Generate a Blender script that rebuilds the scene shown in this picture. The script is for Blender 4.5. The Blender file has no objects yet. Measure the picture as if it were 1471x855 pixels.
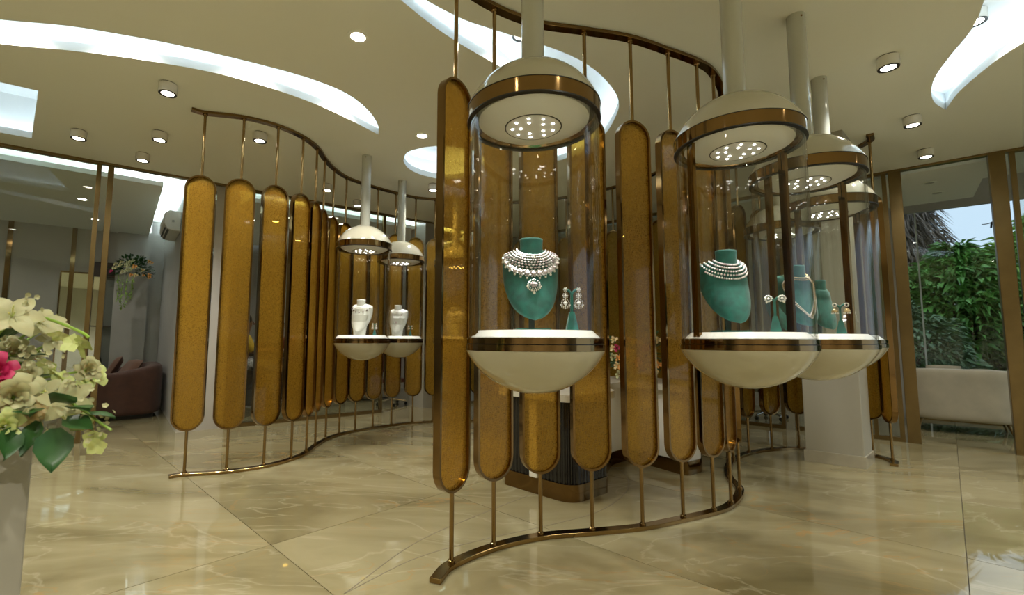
import bpy, math, random
from mathutils import Vector, Matrix
from mathutils.geometry import tessellate_polygon
R = math.radians
PI = math.pi
rnd = random.Random(7)
S = bpy.context.scene
COL = S.collection

# ------------------------------------------------------------------ camera
CEIL = 3.32
def setup_camera():
    pitch, roll, f = 0.08995, 0.00404, 669.0
    fw = Vector((0, math.cos(pitch), math.sin(pitch)))
    up0 = Vector((0, -math.sin(pitch), math.cos(pitch)))
    rt0 = Vector((1, 0, 0))
    rt = rt0 * math.cos(roll) + up0 * math.sin(roll)
    up = up0 * math.cos(roll) - rt0 * math.sin(roll)
    cam = bpy.data.cameras.new('camera')
    cam.sensor_width = 36.0
    cam.sensor_fit = 'HORIZONTAL'
    cam.lens = f / 1471 * 36.0
    cam.shift_x = 45.0 / 1471
    cam.clip_start = 0.05
    cam.dof.use_dof = True
    cam.dof.focus_distance = 2.6
    cam.dof.aperture_fstop = 4.0
    o = bpy.data.objects.new('camera', cam)
    m = Matrix((rt, up, -fw)).transposed().to_4x4()
    m.translation = Vector((0, 0, 1.2))
    o.matrix_world = m
    COL.objects.link(o)
    S.camera = o
setup_camera()

# ------------------------------------------------------------------ world, exposure
w = bpy.data.worlds.new('world')
S.world = w
w.use_nodes = True
bg = w.node_tree.nodes['Background']
bg.inputs[0].default_value = (0.66, 0.83, 1.0, 1)
bg.inputs[1].default_value = 0.78
S.view_settings.view_transform = 'Standard'
S.view_settings.look = 'None'
S.view_settings.gamma = 1.0
S.view_settings.use_curve_mapping = False
S.view_settings.exposure = 0.5
S.cycles.use_denoising = True
S.cycles.transparent_max_bounces = 32
S.cycles.max_bounces = 10
S.cycles.diffuse_bounces = 4
S.cycles.glossy_bounces = 5
S.cycles.caustics_reflective = False
S.cycles.caustics_refractive = False
S.cycles.sample_clamp_indirect = 4.0

SPOT_W = 52.0        # one ceiling downlight
POD_W = 40.0         # the lamp in the head of a display pod
COVE_E = 11.0         # cove LED strip emission
TRAY_E = 60.0
WARM = (1.0, 0.95, 0.83)
COOL = (0.74, 0.91, 1.0)

# ------------------------------------------------------------------ materials
MATS = {}
def nodes_of(name):
    m = bpy.data.materials.new(name)
    m.use_nodes = True
    nt = m.node_tree
    return m, nt, nt.nodes['Principled BSDF'], nt.nodes['Material Output']

def col4(c): return (c[0], c[1], c[2], 1.0)

def mat(name, c, rough=0.5, metal=0.0, var=0.0, scale=8.0, bump=0.0, bscale=None, coat=0.0, spec=0.5, sheen=0.0, stretch=None, sub=0.0):
    if name in MATS: return MATS[name]
    m, nt, b, out = nodes_of(name)
    b.inputs['Base Color'].default_value = col4(c)
    b.inputs['Roughness'].default_value = rough
    b.inputs['Metallic'].default_value = metal
    b.inputs['Specular IOR Level'].default_value = spec
    b.inputs['Coat Weight'].default_value = coat
    b.inputs['Coat Roughness'].default_value = 0.06
    b.inputs['Sheen Weight'].default_value = sheen
    if sub: b.inputs['Subsurface Weight'].default_value = sub
    tc = nt.nodes.new('ShaderNodeTexCoord')
    src = tc.outputs['Object']
    if stretch:
        mp = nt.nodes.new('ShaderNodeMapping')
        mp.inputs['Scale'].default_value = stretch
        nt.links.new(src, mp.inputs[0]); src = mp.outputs[0]
    if var > 0:
        n = nt.nodes.new('ShaderNodeTexNoise')
        n.inputs['Scale'].default_value = scale
        n.inputs['Detail'].default_value = 5
        nt.links.new(src, n.inputs['Vector'])
        r = nt.nodes.new('ShaderNodeValToRGB')
        r.color_ramp.elements[0].position = 0.3
        r.color_ramp.elements[1].position = 0.7
        r.color_ramp.elements[0].color = col4([max(0, x * (1 - var)) for x in c])
        r.color_ramp.elements[1].color = col4([min(1, x * (1 + var)) for x in c])
        nt.links.new(n.outputs[0], r.inputs[0])
        nt.links.new(r.outputs[0], b.inputs['Base Color'])
    if bump > 0:
        n2 = nt.nodes.new('ShaderNodeTexNoise')
        n2.inputs['Scale'].default_value = bscale or scale * 6
        n2.inputs['Detail'].default_value = 3
        nt.links.new(src, n2.inputs['Vector'])
        bp = nt.nodes.new('ShaderNodeBump')
        bp.inputs['Strength'].default_value = bump
        bp.inputs['Distance'].default_value = 0.01
        nt.links.new(n2.outputs[0], bp.inputs['Height'])
        nt.links.new(bp.outputs[0], b.inputs['Normal'])
    MATS[name] = m
    return m

def emit(name, c, s):
    if name in MATS: return MATS[name]
    m, nt, b, out = nodes_of(name)
    b.inputs['Base Color'].default_value = (0.8, 0.8, 0.8, 1)
    b.inputs['Emission Color'].default_value = col4(c)
    b.inputs['Emission Strength'].default_value = s
    MATS[name] = m
    return m

def thin_glass(name, tint=(1, 1, 1), ior=1.45, rough=0.0, boost=1.0):
    m = bpy.data.materials.new(name)
    m.use_nodes = True
    nt = m.node_tree
    for n in list(nt.nodes):
        if n.type == 'BSDF_PRINCIPLED': nt.nodes.remove(n)
    out = nt.nodes['Material Output']
    tr = nt.nodes.new('ShaderNodeBsdfTransparent'); tr.inputs[0].default_value = col4(tint)
    gl = nt.nodes.new('ShaderNodeBsdfGlossy'); gl.inputs['Roughness'].default_value = rough
    geo = nt.nodes.new('ShaderNodeNewGeometry')
    def math_(op, x, y=None, clamp=False):
        n = nt.nodes.new('ShaderNodeMath'); n.operation = op; n.use_clamp = clamp
        for i, q in enumerate((x, y)):
            if q is None: continue
            if isinstance(q, (int, float)): n.inputs[i].default_value = q
            else: nt.links.new(q, n.inputs[i])
        return n.outputs[0]
    dt = nt.nodes.new('ShaderNodeVectorMath'); dt.operation = 'DOT_PRODUCT'
    nt.links.new(geo.outputs['Incoming'], dt.inputs[0]); nt.links.new(geo.outputs['Normal'], dt.inputs[1])
    f0 = ((ior - 1) / (ior + 1)) ** 2
    inv = math_('SUBTRACT', 1.0, math_('ABSOLUTE', dt.outputs['Value']), True)
    p5 = math_('POWER', inv, 5.0)
    fres = math_('MULTIPLY', math_('ADD', math_('MULTIPLY', p5, 0.9 * (1 - f0)), f0), boost, True)
    mx = nt.nodes.new('ShaderNodeMixShader')
    nt.links.new(fres, mx.inputs[0])
    nt.links.new(tr.outputs[0], mx.inputs[1])
    nt.links.new(gl.outputs[0], mx.inputs[2])
    nt.links.new(mx.outputs[0], out.inputs[0])
    MATS[name] = m
    return m

def marble():
    m, nt, b, out = nodes_of('cream_marble')
    L = nt.links.new
    geo = nt.nodes.new('ShaderNodeNewGeometry')
    oi = nt.nodes.new('ShaderNodeObjectInfo')
    mul = nt.nodes.new('ShaderNodeVectorMath'); mul.operation = 'SCALE'; mul.inputs['Scale'].default_value = 37.0
    cmb = nt.nodes.new('ShaderNodeCombineXYZ')
    L(oi.outputs['Random'], cmb.inputs[0]); L(oi.outputs['Random'], cmb.inputs[2])
    L(cmb.outputs[0], mul.inputs[0])
    add = nt.nodes.new('ShaderNodeVectorMath'); add.operation = 'ADD'
    L(geo.outputs['Position'], add.inputs[0]); L(mul.outputs[0], add.inputs[1])
    mp = nt.nodes.new('ShaderNodeMapping'); mp.inputs['Rotation'].default_value = (0, 0, R(38)); mp.inputs['Scale'].default_value = (0.55, 1.35, 1)
    L(add.outputs[0], mp.inputs[0])
    def noise(s, d, dist, src):
        n = nt.nodes.new('ShaderNodeTexNoise'); n.inputs['Scale'].default_value = s; n.inputs['Detail'].default_value = d
        n.inputs['Distortion'].default_value = dist
        L(src, n.inputs['Vector']); return n.outputs[0]
    def ramp(src, els):
        r = nt.nodes.new('ShaderNodeValToRGB')
        r.color_ramp.elements[0].position, r.color_ramp.elements[0].color = els[0][0], col4(els[0][1])
        r.color_ramp.elements[1].position, r.color_ramp.elements[1].color = els[-1][0], col4(els[-1][1])
        for p, c in els[1:-1]:
            e = r.color_ramp.elements.new(p); e.color = col4(c)
        L(src, r.inputs[0]); return r.outputs[0]
    def mix(fac, a, bb, mode='MIX'):
        x = nt.nodes.new('ShaderNodeMix'); x.data_type = 'RGBA'; x.blend_type = mode
        if isinstance(fac, float): x.inputs[0].default_value = fac
        else: L(fac, x.inputs[0])
        for s, i in ((a, 6), (bb, 7)):
            if isinstance(s, tuple): x.inputs[i].default_value = col4(s)
            else: L(s, x.inputs[i])
        return x.outputs[2]
    base = ramp(noise(0.85, 9, 1.6, mp.outputs[0]), [(0.28, (0.135, 0.114, 0.055)), (0.45, (0.228, 0.196, 0.107)), (0.58, (0.285, 0.250, 0.145)), (0.75, (0.203, 0.171, 0.088))])
    # thin pale veins and orange-brown veins where noise crosses its mid value
    v1 = ramp(noise(1.0, 7, 1.6, mp.outputs[0]), [(0.488, (0, 0, 0)), (0.5, (1, 1, 1)), (0.515, (0, 0, 0))])
    v2 = ramp(noise(0.9, 8, 2.6, mp.outputs[0]), [(0.535, (0, 0, 0)), (0.545, (1, 1, 1)), (0.556, (0, 0, 0))])
    patch = ramp(noise(0.7, 3, 0.5, mp.outputs[0]), [(0.45, (0, 0, 0)), (0.62, (1, 1, 1))])
    v1s = nt.nodes.new('ShaderNodeMath'); v1s.operation = 'MULTIPLY'; L(v1, v1s.inputs[0]); v1s.inputs[1].default_value = 0.28
    c1 = mix(v1s.outputs[0], base, (0.46, 0.42, 0.30))
    pm = nt.nodes.new('ShaderNodeMath'); pm.operation = 'MULTIPLY'; L(v2, pm.inputs[0]); L(patch, pm.inputs[1])
    pm2 = nt.nodes.new('ShaderNodeMath'); pm2.operation = 'MULTIPLY'; L(pm.outputs[0], pm2.inputs[0]); pm2.inputs[1].default_value = 0.75
    c2 = mix(pm2.outputs[0], c1, (0.34, 0.20, 0.07))
    L(c2, b.inputs['Base Color'])
    b.inputs['Roughness'].default_value = 0.025
    b.inputs['IOR'].default_value = 1.62
    MATS['marble'] = m
    return m

def mesh_cloth():
    """Gold metal cloth laminated in glass: woven, glossy outside, partly see-through."""
    m, nt, b, out = nodes_of('gold_mesh_cloth')
    L = nt.links.new
    tc = nt.nodes.new('ShaderNodeTexCoord')
    mp = nt.nodes.new('ShaderNodeMapping'); mp.inputs['Scale'].default_value = (3.2, 3.2, 1)
    L(tc.outputs['Object'], mp.inputs[0])
    n1 = nt.nodes.new('ShaderNodeTexNoise'); n1.inputs['Scale'].default_value = 55; n1.inputs['Detail'].default_value = 4
    L(mp.outputs[0], n1.inputs['Vector'])
    mp2 = nt.nodes.new('ShaderNodeMapping'); mp2.inputs['Scale'].default_value = (420, 420, 45)
    L(tc.outputs['Object'], mp2.inputs[0])
    n2 = nt.nodes.new('ShaderNodeTexNoise'); n2.inputs['Scale'].default_value = 1.0
    L(mp2.outputs[0], n2.inputs['Vector'])
    mp3 = nt.nodes.new('ShaderNodeMapping'); mp3.inputs['Scale'].default_value = (45, 45, 420)
    L(tc.outputs['Object'], mp3.inputs[0])
    n3 = nt.nodes.new('ShaderNodeTexNoise'); n3.inputs['Scale'].default_value = 1.0
    L(mp3.outputs[0], n3.inputs['Vector'])
    ad = nt.nodes.new('ShaderNodeMath'); ad.operation = 'ADD'; L(n2.outputs[0], ad.inputs[0]); L(n3.outputs[0], ad.inputs[1])
    hf = nt.nodes.new('ShaderNodeMath'); hf.operation = 'MULTIPLY'; L(ad.outputs[0], hf.inputs[0]); hf.inputs[1].default_value = 0.5
    r = nt.nodes.new('ShaderNodeValToRGB')
    r.color_ramp.elements[0].position = 0.32; r.color_ramp.elements[0].color = (0.145, 0.090, 0.007, 1)
    r.color_ramp.elements[1].position = 0.68; r.color_ramp.elements[1].color = (0.48, 0.30, 0.032, 1)
    L(hf.outputs[0], r.inputs[0])
    L(r.outputs[0], b.inputs['Base Color'])
    b.inputs['Metallic'].default_value = 0.45
    b.inputs['Roughness'].default_value = 0.36
    b.inputs['Coat Weight'].default_value = 1.0
    b.inputs['Coat Roughness'].default_value = 0.04
    bp = nt.nodes.new('ShaderNodeBump'); bp.inputs['Strength'].default_value = 0.35; bp.inputs['Distance'].default_value = 0.003
    L(hf.outputs[0], bp.inputs['Height']); L(bp.outputs[0], b.inputs['Normal'])
    tr = nt.nodes.new('ShaderNodeBsdfTransparent'); tr.inputs[0].default_value = (0.88, 0.68, 0.26, 1)
    tl = nt.nodes.new('ShaderNodeBsdfTranslucent'); tl.inputs[0].default_value = (0.75, 0.48, 0.12, 1)
    m1 = nt.nodes.new('ShaderNodeMixShader'); m1.inputs[0].default_value = 0.25
    L(b.outputs[0], m1.inputs[1]); L(tl.outputs[0], m1.inputs[2])
    m2 = nt.nodes.new('ShaderNodeMixShader'); m2.inputs[0].default_value = 0.53
    L(m1.outputs[0], m2.inputs[1]); L(tr.outputs[0], m2.inputs[2])
    L(m2.outputs[0], out.inputs[0])
    MATS['cloth'] = m
    return m

M_CEIL = mat('ceiling_paint', (0.93, 0.95, 0.87), 0.7, bump=0.02, bscale=90)
M_COVE = mat('cove_paint', (0.80, 0.82, 0.82), 0.7)
M_WALL = mat('grey_wall_paint', (0.46, 0.45, 0.42), 0.6, var=0.04, scale=3, bump=0.03, bscale=60)
M_WALLW = mat('pale_wall_paint', (0.36, 0.342, 0.28), 0.55, var=0.03, scale=2)
M_WALLD = mat('rear_wall_panelling', (0.58, 0.56, 0.50), 0.4, var=0.1, scale=2)
M_BRONZE = mat('polished_bronze', (0.225, 0.138, 0.055), 0.09, 1.0, var=0.06, scale=5)
M_BRASS = mat('pale_brass', (0.33, 0.22, 0.095), 0.14, 1.0, var=0.05, scale=5)
M_DARKBRASS = mat('dark_bronze_frame', (0.22, 0.155, 0.065), 0.28, 0.85, var=0.08, scale=6)
M_CREAM = mat('cream_lacquer', (0.50, 0.48, 0.385), 0.12, coat=0.8, var=0.01, scale=2)
M_WHITE = mat('white_lacquer', (0.82, 0.81, 0.76), 0.25, coat=0.3)
M_DISH = mat('white_reflector', (0.92, 0.92, 0.90), 0.3)
M_POLE = mat('pale_grey_enamel', (0.52, 0.53, 0.47), 0.16, coat=0.6)
M_BLACK = mat('black_rubber', (0.012, 0.012, 0.012), 0.4)
M_GREEN = mat('emerald_velvet', (0.003, 0.108, 0.085), 0.75, var=0.35, scale=30, bump=0.15, bscale=220, sheen=0.15)
M_BUSTW = mat('white_leatherette', (0.78, 0.80, 0.77), 0.5, var=0.03, scale=20)
M_LENS = emit('lamp_lens', (1.0, 0.93, 0.80), 22.0)
M_LED = emit('led_dot', (1.0, 0.98, 0.93), 14.0)
M_COVELED = emit('cove_led_strip', COOL, COVE_E)
M_TRAYLED = emit('tray_led_strip', COOL, TRAY_E)
M_GLASS = thin_glass('pod_glass', (0.975, 0.98, 0.97), 1.42)
M_PANE = thin_glass('partition_glass', (0.90, 0.92, 0.90), 1.5)
M_CLEAR = thin_glass('facade_glass', (0.93, 0.96, 0.96), 1.42)
M_MARBLE = marble()
M_CLOTH = mesh_cloth()
M_GROUT = mat('grout', (0.16, 0.13, 0.08), 0.7, var=0.1, scale=20)
M_BROWN = mat('brown_velvet', (0.060, 0.022, 0.012), 0.8, var=0.18, scale=9, bump=0.08, bscale=200, sheen=0.12)
M_BROWN2 = mat('tan_velvet', (0.13, 0.060, 0.034), 0.8, var=0.15, scale=12, bump=0.08, bscale=200, sheen=0.15)
M_BEIGE = mat('beige_velvet', (0.45, 0.41, 0.315), 0.85, var=0.10, scale=5, bump=0.06, bscale=150, sheen=0.4)
M_PETALW = mat('white_petal', (0.46, 0.44, 0.23), 0.5, var=0.10, scale=30, sub=0.15)
M_PETALC = mat('cream_petal', (0.82, 0.66, 0.36), 0.5, var=0.12, scale=30, sub=0.15)
M_PETALG = mat('lime_petal', (0.62, 0.68, 0.27), 0.5, var=0.15, scale=30, sub=0.15)
M_PETALP = mat('magenta_petal', (0.50, 0.015, 0.10), 0.5, var=0.2, scale=30, sub=0.1)
M_PETALO = mat('orange_petal', (0.80, 0.38, 0.09), 0.5, var=0.15, scale=30, sub=0.1)
M_LEAF = mat('dark_leaf', (0.025, 0.085, 0.018), 0.4, var=0.4, scale=14)
M_LEAF2 = mat('light_leaf', (0.22, 0.36, 0.05), 0.45, var=0.3, scale=14)
M_GEM = mat('diamond', (0.93, 0.92, 0.92), 0.15, 0.25, var=0.12, scale=180)
M_GEMP = mat('pink_silver', (0.72, 0.62, 0.64), 0.2, 0.35, var=0.25, scale=200)
M_PEARL = mat('pearl', (0.84, 0.80, 0.72), 0.2, coat=0.6)
M_MINT = mat('mint_stone', (0.38, 0.72, 0.62), 0.15, coat=0.6)
M_GOLDJ = mat('gold_jewel', (0.80, 0.60, 0.34), 0.2, 0.8, var=0.3, scale=220)

# ------------------------------------------------------------------ mesh helpers
class B:
    def __init__(s): s.v = []; s.f = []
    def add(s, vs, fs):
        o = len(s.v); s.v += [tuple(p) for p in vs]; s.f += [tuple(i + o for i in f) for f in fs]; return s
    def box(s, c, d, rz=0.0, axes=None):
        x, y, z = d[0] / 2, d[1] / 2, d[2] / 2
        ca, sa = math.cos(rz), math.sin(rz)
        vs = []
        for k in (-z, z):
            for i, j in ((-x, -y), (x, -y), (x, y), (-x, y)):
                vs.append((c[0] + i * ca - j * sa, c[1] + i * sa + j * ca, c[2] + k))
        return s.add(vs, [(3, 2, 1, 0), (4, 5, 6, 7), (0, 1, 5, 4), (1, 2, 6, 5), (2, 3, 7, 6), (3, 0, 4, 7)])
    def prism(s, pts, z0, z1):
        n = len(pts)
        area = sum(pts[i][0] * pts[(i + 1) % n][1] - pts[(i + 1) % n][0] * pts[i][1] for i in range(n))
        if area < 0: pts = pts[::-1]
        vs = [(p[0], p[1], z0) for p in pts] + [(p[0], p[1], z1) for p in pts]
        fs = [(i, (i + 1) % n, n + (i + 1) % n, n + i) for i in range(n)]
        tri = tessellate_polygon([[Vector((p[0], p[1], 0)) for p in pts]])
        for t in tri:
            a = (pts[t[1]][0] - pts[t[0]][0]) * (pts[t[2]][1] - pts[t[0]][1]) - (pts[t[1]][1] - pts[t[0]][1]) * (pts[t[2]][0] - pts[t[0]][0])
            t = tuple(t) if a > 0 else tuple(t)[::-1]
            fs.append(tuple(n + i for i in t)); fs.append(t[::-1])
        return s.add(vs, fs)
    def lathe(s, prof, seg=48, c=(0, 0, 0), closed=False, sx=1.0, sy=1.0):
        n = len(prof); vs = []; fs = []
        for r, z in prof:
            for k in range(seg):
                a = 2 * PI * k / seg
                vs.append((c[0] + r * sx * math.cos(a), c[1] + r * sy * math.sin(a), c[2] + z))
        rng = range(n) if closed else range(n - 1)
        for i in rng:
            j = (i + 1) % n
            for k in range(seg):
                l = (k + 1) % seg
                fs.append((i * seg + k, i * seg + l, j * seg + l, j * seg + k))
        return s.add(vs, fs)
    def cyl(s, p0, p1, r0, r1=None, seg=12, cap=True):
        r1 = r0 if r1 is None else r1
        p0, p1 = Vector(p0), Vector(p1)
        d = (p1 - p0).normalized()
        a = d.orthogonal().normalized(); b = d.cross(a)
        vs = []
        for p, r in ((p0, r0), (p1, r1)):
            for k in range(seg):
                t = 2 * PI * k / seg
                vs.append(p + a * (r * math.cos(t)) + b * (r * math.sin(t)))
        fs = [(k, (k + 1) % seg, seg + (k + 1) % seg, seg + k) for k in range(seg)]
        if cap: fs += [tuple(range(seg))[::-1], tuple(range(seg, 2 * seg))]
        return s.add(vs, fs)
    def tube(s, pts, r, seg=8, taper=None):
        pts = [Vector(p) for p in pts]; n = len(pts); vs = []; fs = []
        prev = None
        for i, p in enumerate(pts):
            d = (pts[min(i + 1, n - 1)] - pts[max(i - 1, 0)]).normalized()
            a = d.orthogonal().normalized() if prev is None else (prev - d * prev.dot(d)).normalized()
            prev = a; b = d.cross(a)
            rr = r if taper is None else r * taper[i]
            for k in range(seg):
                t = 2 * PI * k / seg
                vs.append(p + a * (rr * math.cos(t)) + b * (rr * math.sin(t)))
        for i in range(n - 1):
            for k in range(seg):
                l = (k + 1) % seg
                fs.append((i * seg + k, i * seg + l, (i + 1) * seg + l, (i + 1) * seg + k))
        fs += [tuple(range(seg))[::-1], tuple(range((n - 1) * seg, n * seg))]
        return s.add(vs, fs)
    def ball(s, c, r, seg=8, rings=5, sc=(1, 1, 1)):
        vs = [(c[0], c[1], c[2] - r * sc[2])]; fs = []
        for i in range(1, rings):
            t = PI * i / rings
            for k in range(seg):
                a = 2 * PI * k / seg
                vs.append((c[0] + r * sc[0] * math.sin(t) * math.cos(a), c[1] + r * sc[1] * math.sin(t) * math.sin(a), c[2] - r * sc[2] * math.cos(t)))
        vs.append((c[0], c[1], c[2] + r * sc[2])); top = len(vs) - 1
        for k in range(seg):
            l = (k + 1) % seg
            fs.append((0, 1 + l, 1 + k)); fs.append((top, top - seg + k, top - seg + l))
            for i in range(rings - 2):
                fs.append((1 + i * seg + k, 1 + i * seg + l, 1 + (i + 1) * seg + l, 1 + (i + 1) * seg + k))
        return s.add(vs, fs)
    def gem(s, c, r, h=None, sc=(1, 1, 1)):
        h = h or r
        x, y, z = c
        k = 6
        vs = [(x, y, z - h)] + [(x + r * sc[0] * math.cos(2 * PI * i / k), y + r * sc[1] * math.sin(2 * PI * i / k), z) for i in range(k)] + [(x, y, z + h)]
        fs = []
        for i in range(k):
            j = (i + 1) % k
            fs += [(0, 1 + j, 1 + i), (k + 1, 1 + i, 1 + j)]
        return s.add(vs, fs)
    def grid(s, fn, nu, nv, closed_u=False):
        vs = [fn(i / (nu - (0 if closed_u else 1)), j / (nv - 1)) for j in range(nv) for i in range(nu)]
        fs = []
        for j in range(nv - 1):
            for i in range(nu if closed_u else nu - 1):
                k = (i + 1) % nu
                fs.append((j * nu + i, j * nu + k, (j + 1) * nu + k, (j + 1) * nu + i))
        return s.add(vs, fs)
    def sweep_rect(s, path, wd, z0, z1):
        """rectangular bar along a 2D path (list of (x, y))"""
        n = len(path); vs = []; fs = []
        for i in range(n):
            a = Vector(path[max(i - 1, 0)]); b = Vector(path[min(i + 1, n - 1)])
            t = (b - a).normalized(); nn = Vector((-t.y, t.x)) * (wd / 2)
            p = Vector(path[i])
            for q, z in ((p - nn, z0), (p + nn, z0), (p + nn, z1), (p - nn, z1)):
                vs.append((q.x, q.y, z))
        for i in range(n - 1):
            for k in range(4):
                l = (k + 1) % 4
                fs.append((i * 4 + l, i * 4 + k, (i + 1) * 4 + k, (i + 1) * 4 + l))
        fs += [(0, 1, 2, 3), ((n - 1) * 4 + 3, (n - 1) * 4 + 2, (n - 1) * 4 + 1, (n - 1) * 4)]
        return s.add(vs, fs)
    def xf(s, M, start=0):
        s.v = s.v[:start] + [tuple(M @ Vector(p)) for p in s.v[start:]]; return s
    def mesh(s, name, m, smooth=40):
        me = bpy.data.meshes.new(name)
        me.from_pydata(s.v, [], s.f)
        if m: me.materials.append(m)
        if smooth:
            me.shade_smooth()
            me.set_sharp_from_angle(angle=R(smooth))
        me.update()
        return me

def link(name, me, parent=None, loc=None, rz=0.0):
    o = bpy.data.objects.new(name, me)
    COL.objects.link(o)
    if parent: o.parent = parent
    if loc: o.location = loc
    if rz: o.rotation_euler = (0, 0, rz)
    return o
def part(name, b, m, parent=None, smooth=40, loc=None, rz=0.0):
    return link(name, b.mesh(name, m, smooth), parent, loc, rz)
def tag(o, label, cat, group=None):
    o['label'] = label; o['category'] = cat
    if group: o['group'] = group
    return o
def thing(name, label, cat, loc=(0, 0, 0), rz=0.0, group=None):
    return tag(link(name, None, None, loc, rz), label, cat, group)
def struct(o, label=None):
    o['kind'] = 'structure'
    if label: o['label'] = label
    return o
def bevel(o, wd=0.005, seg=2):
    md = o.modifiers.new('bevel', 'BEVEL'); md.width = wd; md.segments = seg; md.limit_method = 'ANGLE'; md.angle_limit = R(40)
    return o
def subsurf(o, n=1):
    md = o.modifiers.new('sub', 'SUBSURF'); md.levels = n; md.render_levels = n
    return o
def crom(pts, per=8, closed=False):
    n = len(pts); out = []
    P = [Vector(p) for p in pts]
    rng = n if closed else n - 1
    for i in range(rng):
        if closed:
            p0, p1, p2, p3 = P[(i - 1) % n], P[i], P[(i + 1) % n], P[(i + 2) % n]
        else:
            p1, p2 = P[i], P[i + 1]
            p0 = P[i - 1] if i > 0 else p1 * 2 - p2
            p3 = P[i + 2] if i + 2 < n else p2 * 2 - p1
        for k in range(per):
            t = k / per
            out.append(0.5 * ((2 * p1) + (p2 - p0) * t + (2 * p0 - 5 * p1 + 4 * p2 - p3) * t * t + (3 * p1 - p0 - 3 * p2 + p3) * t ** 3))
    if not closed: out.append(P[-1])
    return out

# wall frames: left glass line L(s, n), right glass line Rw(s, n); n points away from the shop floor
OL, UL, NL = Vector((-4.96, 5.20)), Vector((0.790, 0.613)), Vector((-0.613, 0.790))
OR, UR, NR = Vector((0.76, 9.60)), Vector((0.743, -0.669)), Vector((0.669, 0.743))
AL, AR = math.atan2(UL.y, UL.x), math.atan2(UR.y, UR.x)
def Lp(s, n): return OL + UL * s + NL * n
def Rp(s, n): return OR + UR * s + NR * n
def lbox(b, F, s0, s1, n0, n1, z0, z1):
    b.prism([tuple(F(s0, n0)), tuple(F(s1, n0)), tuple(F(s1, n1)), tuple(F(s0, n1))], z0, z1)
    return b

# ------------------------------------------------------------------ floor
def build_floor():
    b = B(); b.box((0.5, 4.0, -0.06), (26, 24, 0.06))
    fl = struct(part('floor', b, M_GROUT, smooth=0), 'polished cream onyx floor of large slabs')
    g = 0.004
    du, dv = 1.90 / math.sqrt(2), 4.06 / math.sqrt(2)
    hb = B(); hb.box((0, 0, -0.015), (du - g, dv - g, 0.03))
    me = hb.mesh('tile', M_MARBLE, 0)
    # slab joints run along x + y = 1.62 + 1.9 i  and  y - x = 4.03 j
    for i in range(-9, 12):
        for j in range(-4, 5):
            p = 1.62 + 1.9 * (i + 0.5); q = 0.0 + 4.06 * (j + 0.5)
            x, y = (p - q) / 2, (p + q) / 2
            if -9.5 < x < 11 and -4.5 < y < 13.5:
                t = link('tile', me, fl, (x, y, 0.0), R(45))
    # dark inlaid curves cut through the slabs
    for pts in ([(-0.64, 2.32), (-0.37, 2.89), (0.05, 3.38), (0.41, 3.76)],
                [(-0.64, 2.32), (-0.34, 2.69), (0.05, 2.94), (0.51, 3.18), (0.85, 3.41), (1.16, 3.82), (1.30, 4.25), (1.28, 4.55)]):
        b = B(); b.sweep_rect([tuple(p) for p in crom(pts, 8)], 0.006, -0.004, 0.0008)
        part('inlay_line', b, M_GROUT, fl, 0)
    return fl
build_floor()

# ------------------------------------------------------------------ ceiling with coves
COVES = {
 'crescent': ([(-4.6, 2.62), (-3.9, 2.82), (-3.22, 2.94), (-2.82, 3.0), (-2.55, 3.08), (-2.19, 3.21), (-1.7, 3.45), (-1.38, 3.65), (-1.16, 3.88), (-1.05, 4.18), (-1.03, 4.46), (-1.07, 4.68)],
              [(-1.07, 4.68), (-1.29, 4.33), (-1.52, 4.03), (-1.83, 3.75), (-2.17, 3.54), (-2.61, 3.38), (-3.06, 3.27), (-3.5, 3.19), (-4.1, 3.0), (-4.6, 2.62)]),
 'paisley': ([(-1.0, 2.05), (-0.75, 2.42), (-0.51, 2.74), (-0.34, 2.97), (-0.16, 3.17), (0.04, 3.36), (0.27, 3.58), (0.56, 4.04), (0.77, 4.6), (0.89, 5.4)],
             [(0.89, 5.4), (1.15, 5.1), (1.27, 4.7), (1.28, 4.3), (1.22, 3.97), (1.02, 3.64), (0.79, 3.4), (0.55, 3.24), (0.34, 3.14), (0.04, 3.0), (-0.15, 2.9), (-0.42, 2.68), (-0.7, 2.38), (-1.0, 2.05)]),
 'round': ([(-0.93, 5.39), (-0.85, 5.15), (-0.68, 5.02), (-0.51, 4.96), (-0.3, 4.97), (-0.1, 5.08), (0.03, 5.28), (0.04, 5.5)],
           [(0.04, 5.5), (-0.02, 5.75), (-0.18, 5.94), (-0.4, 6.02), (-0.61, 5.98), (-0.8, 5.83), (-0.91, 5.62), (-0.93, 5.39)]),
 'hook': ([(2.9, 2.2), (3.0, 2.5), (3.13, 2.72), (3.26, 2.88), (3.37, 3.05), (3.49, 3.29), (3.65, 3.57), (3.83, 3.79), (4.03, 3.97), (4.27, 4.11)],
          [(4.27, 4.11), (4.09, 3.83), (3.97, 3.56), (3.88, 3.29), (3.85, 3.0), (3.9, 2.7), (3.85, 2.35), (3.4, 2.1), (2.9, 2.2)]),
 'corner_box': ([(-3.99, 3.72), (-3.82, 3.84), (-4.80, 4.80)], [(-4.80, 4.80), (-6.1, 3.85), (-5.2, 2.8), (-3.99, 3.72)]),
}
def ccw(pts):
    a = sum(pts[i][0] * pts[(i + 1) % len(pts)][1] - pts[(i + 1) % len(pts)][0] * pts[i][1] for i in range(len(pts)))
    return pts if a > 0 else pts[::-1]
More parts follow.
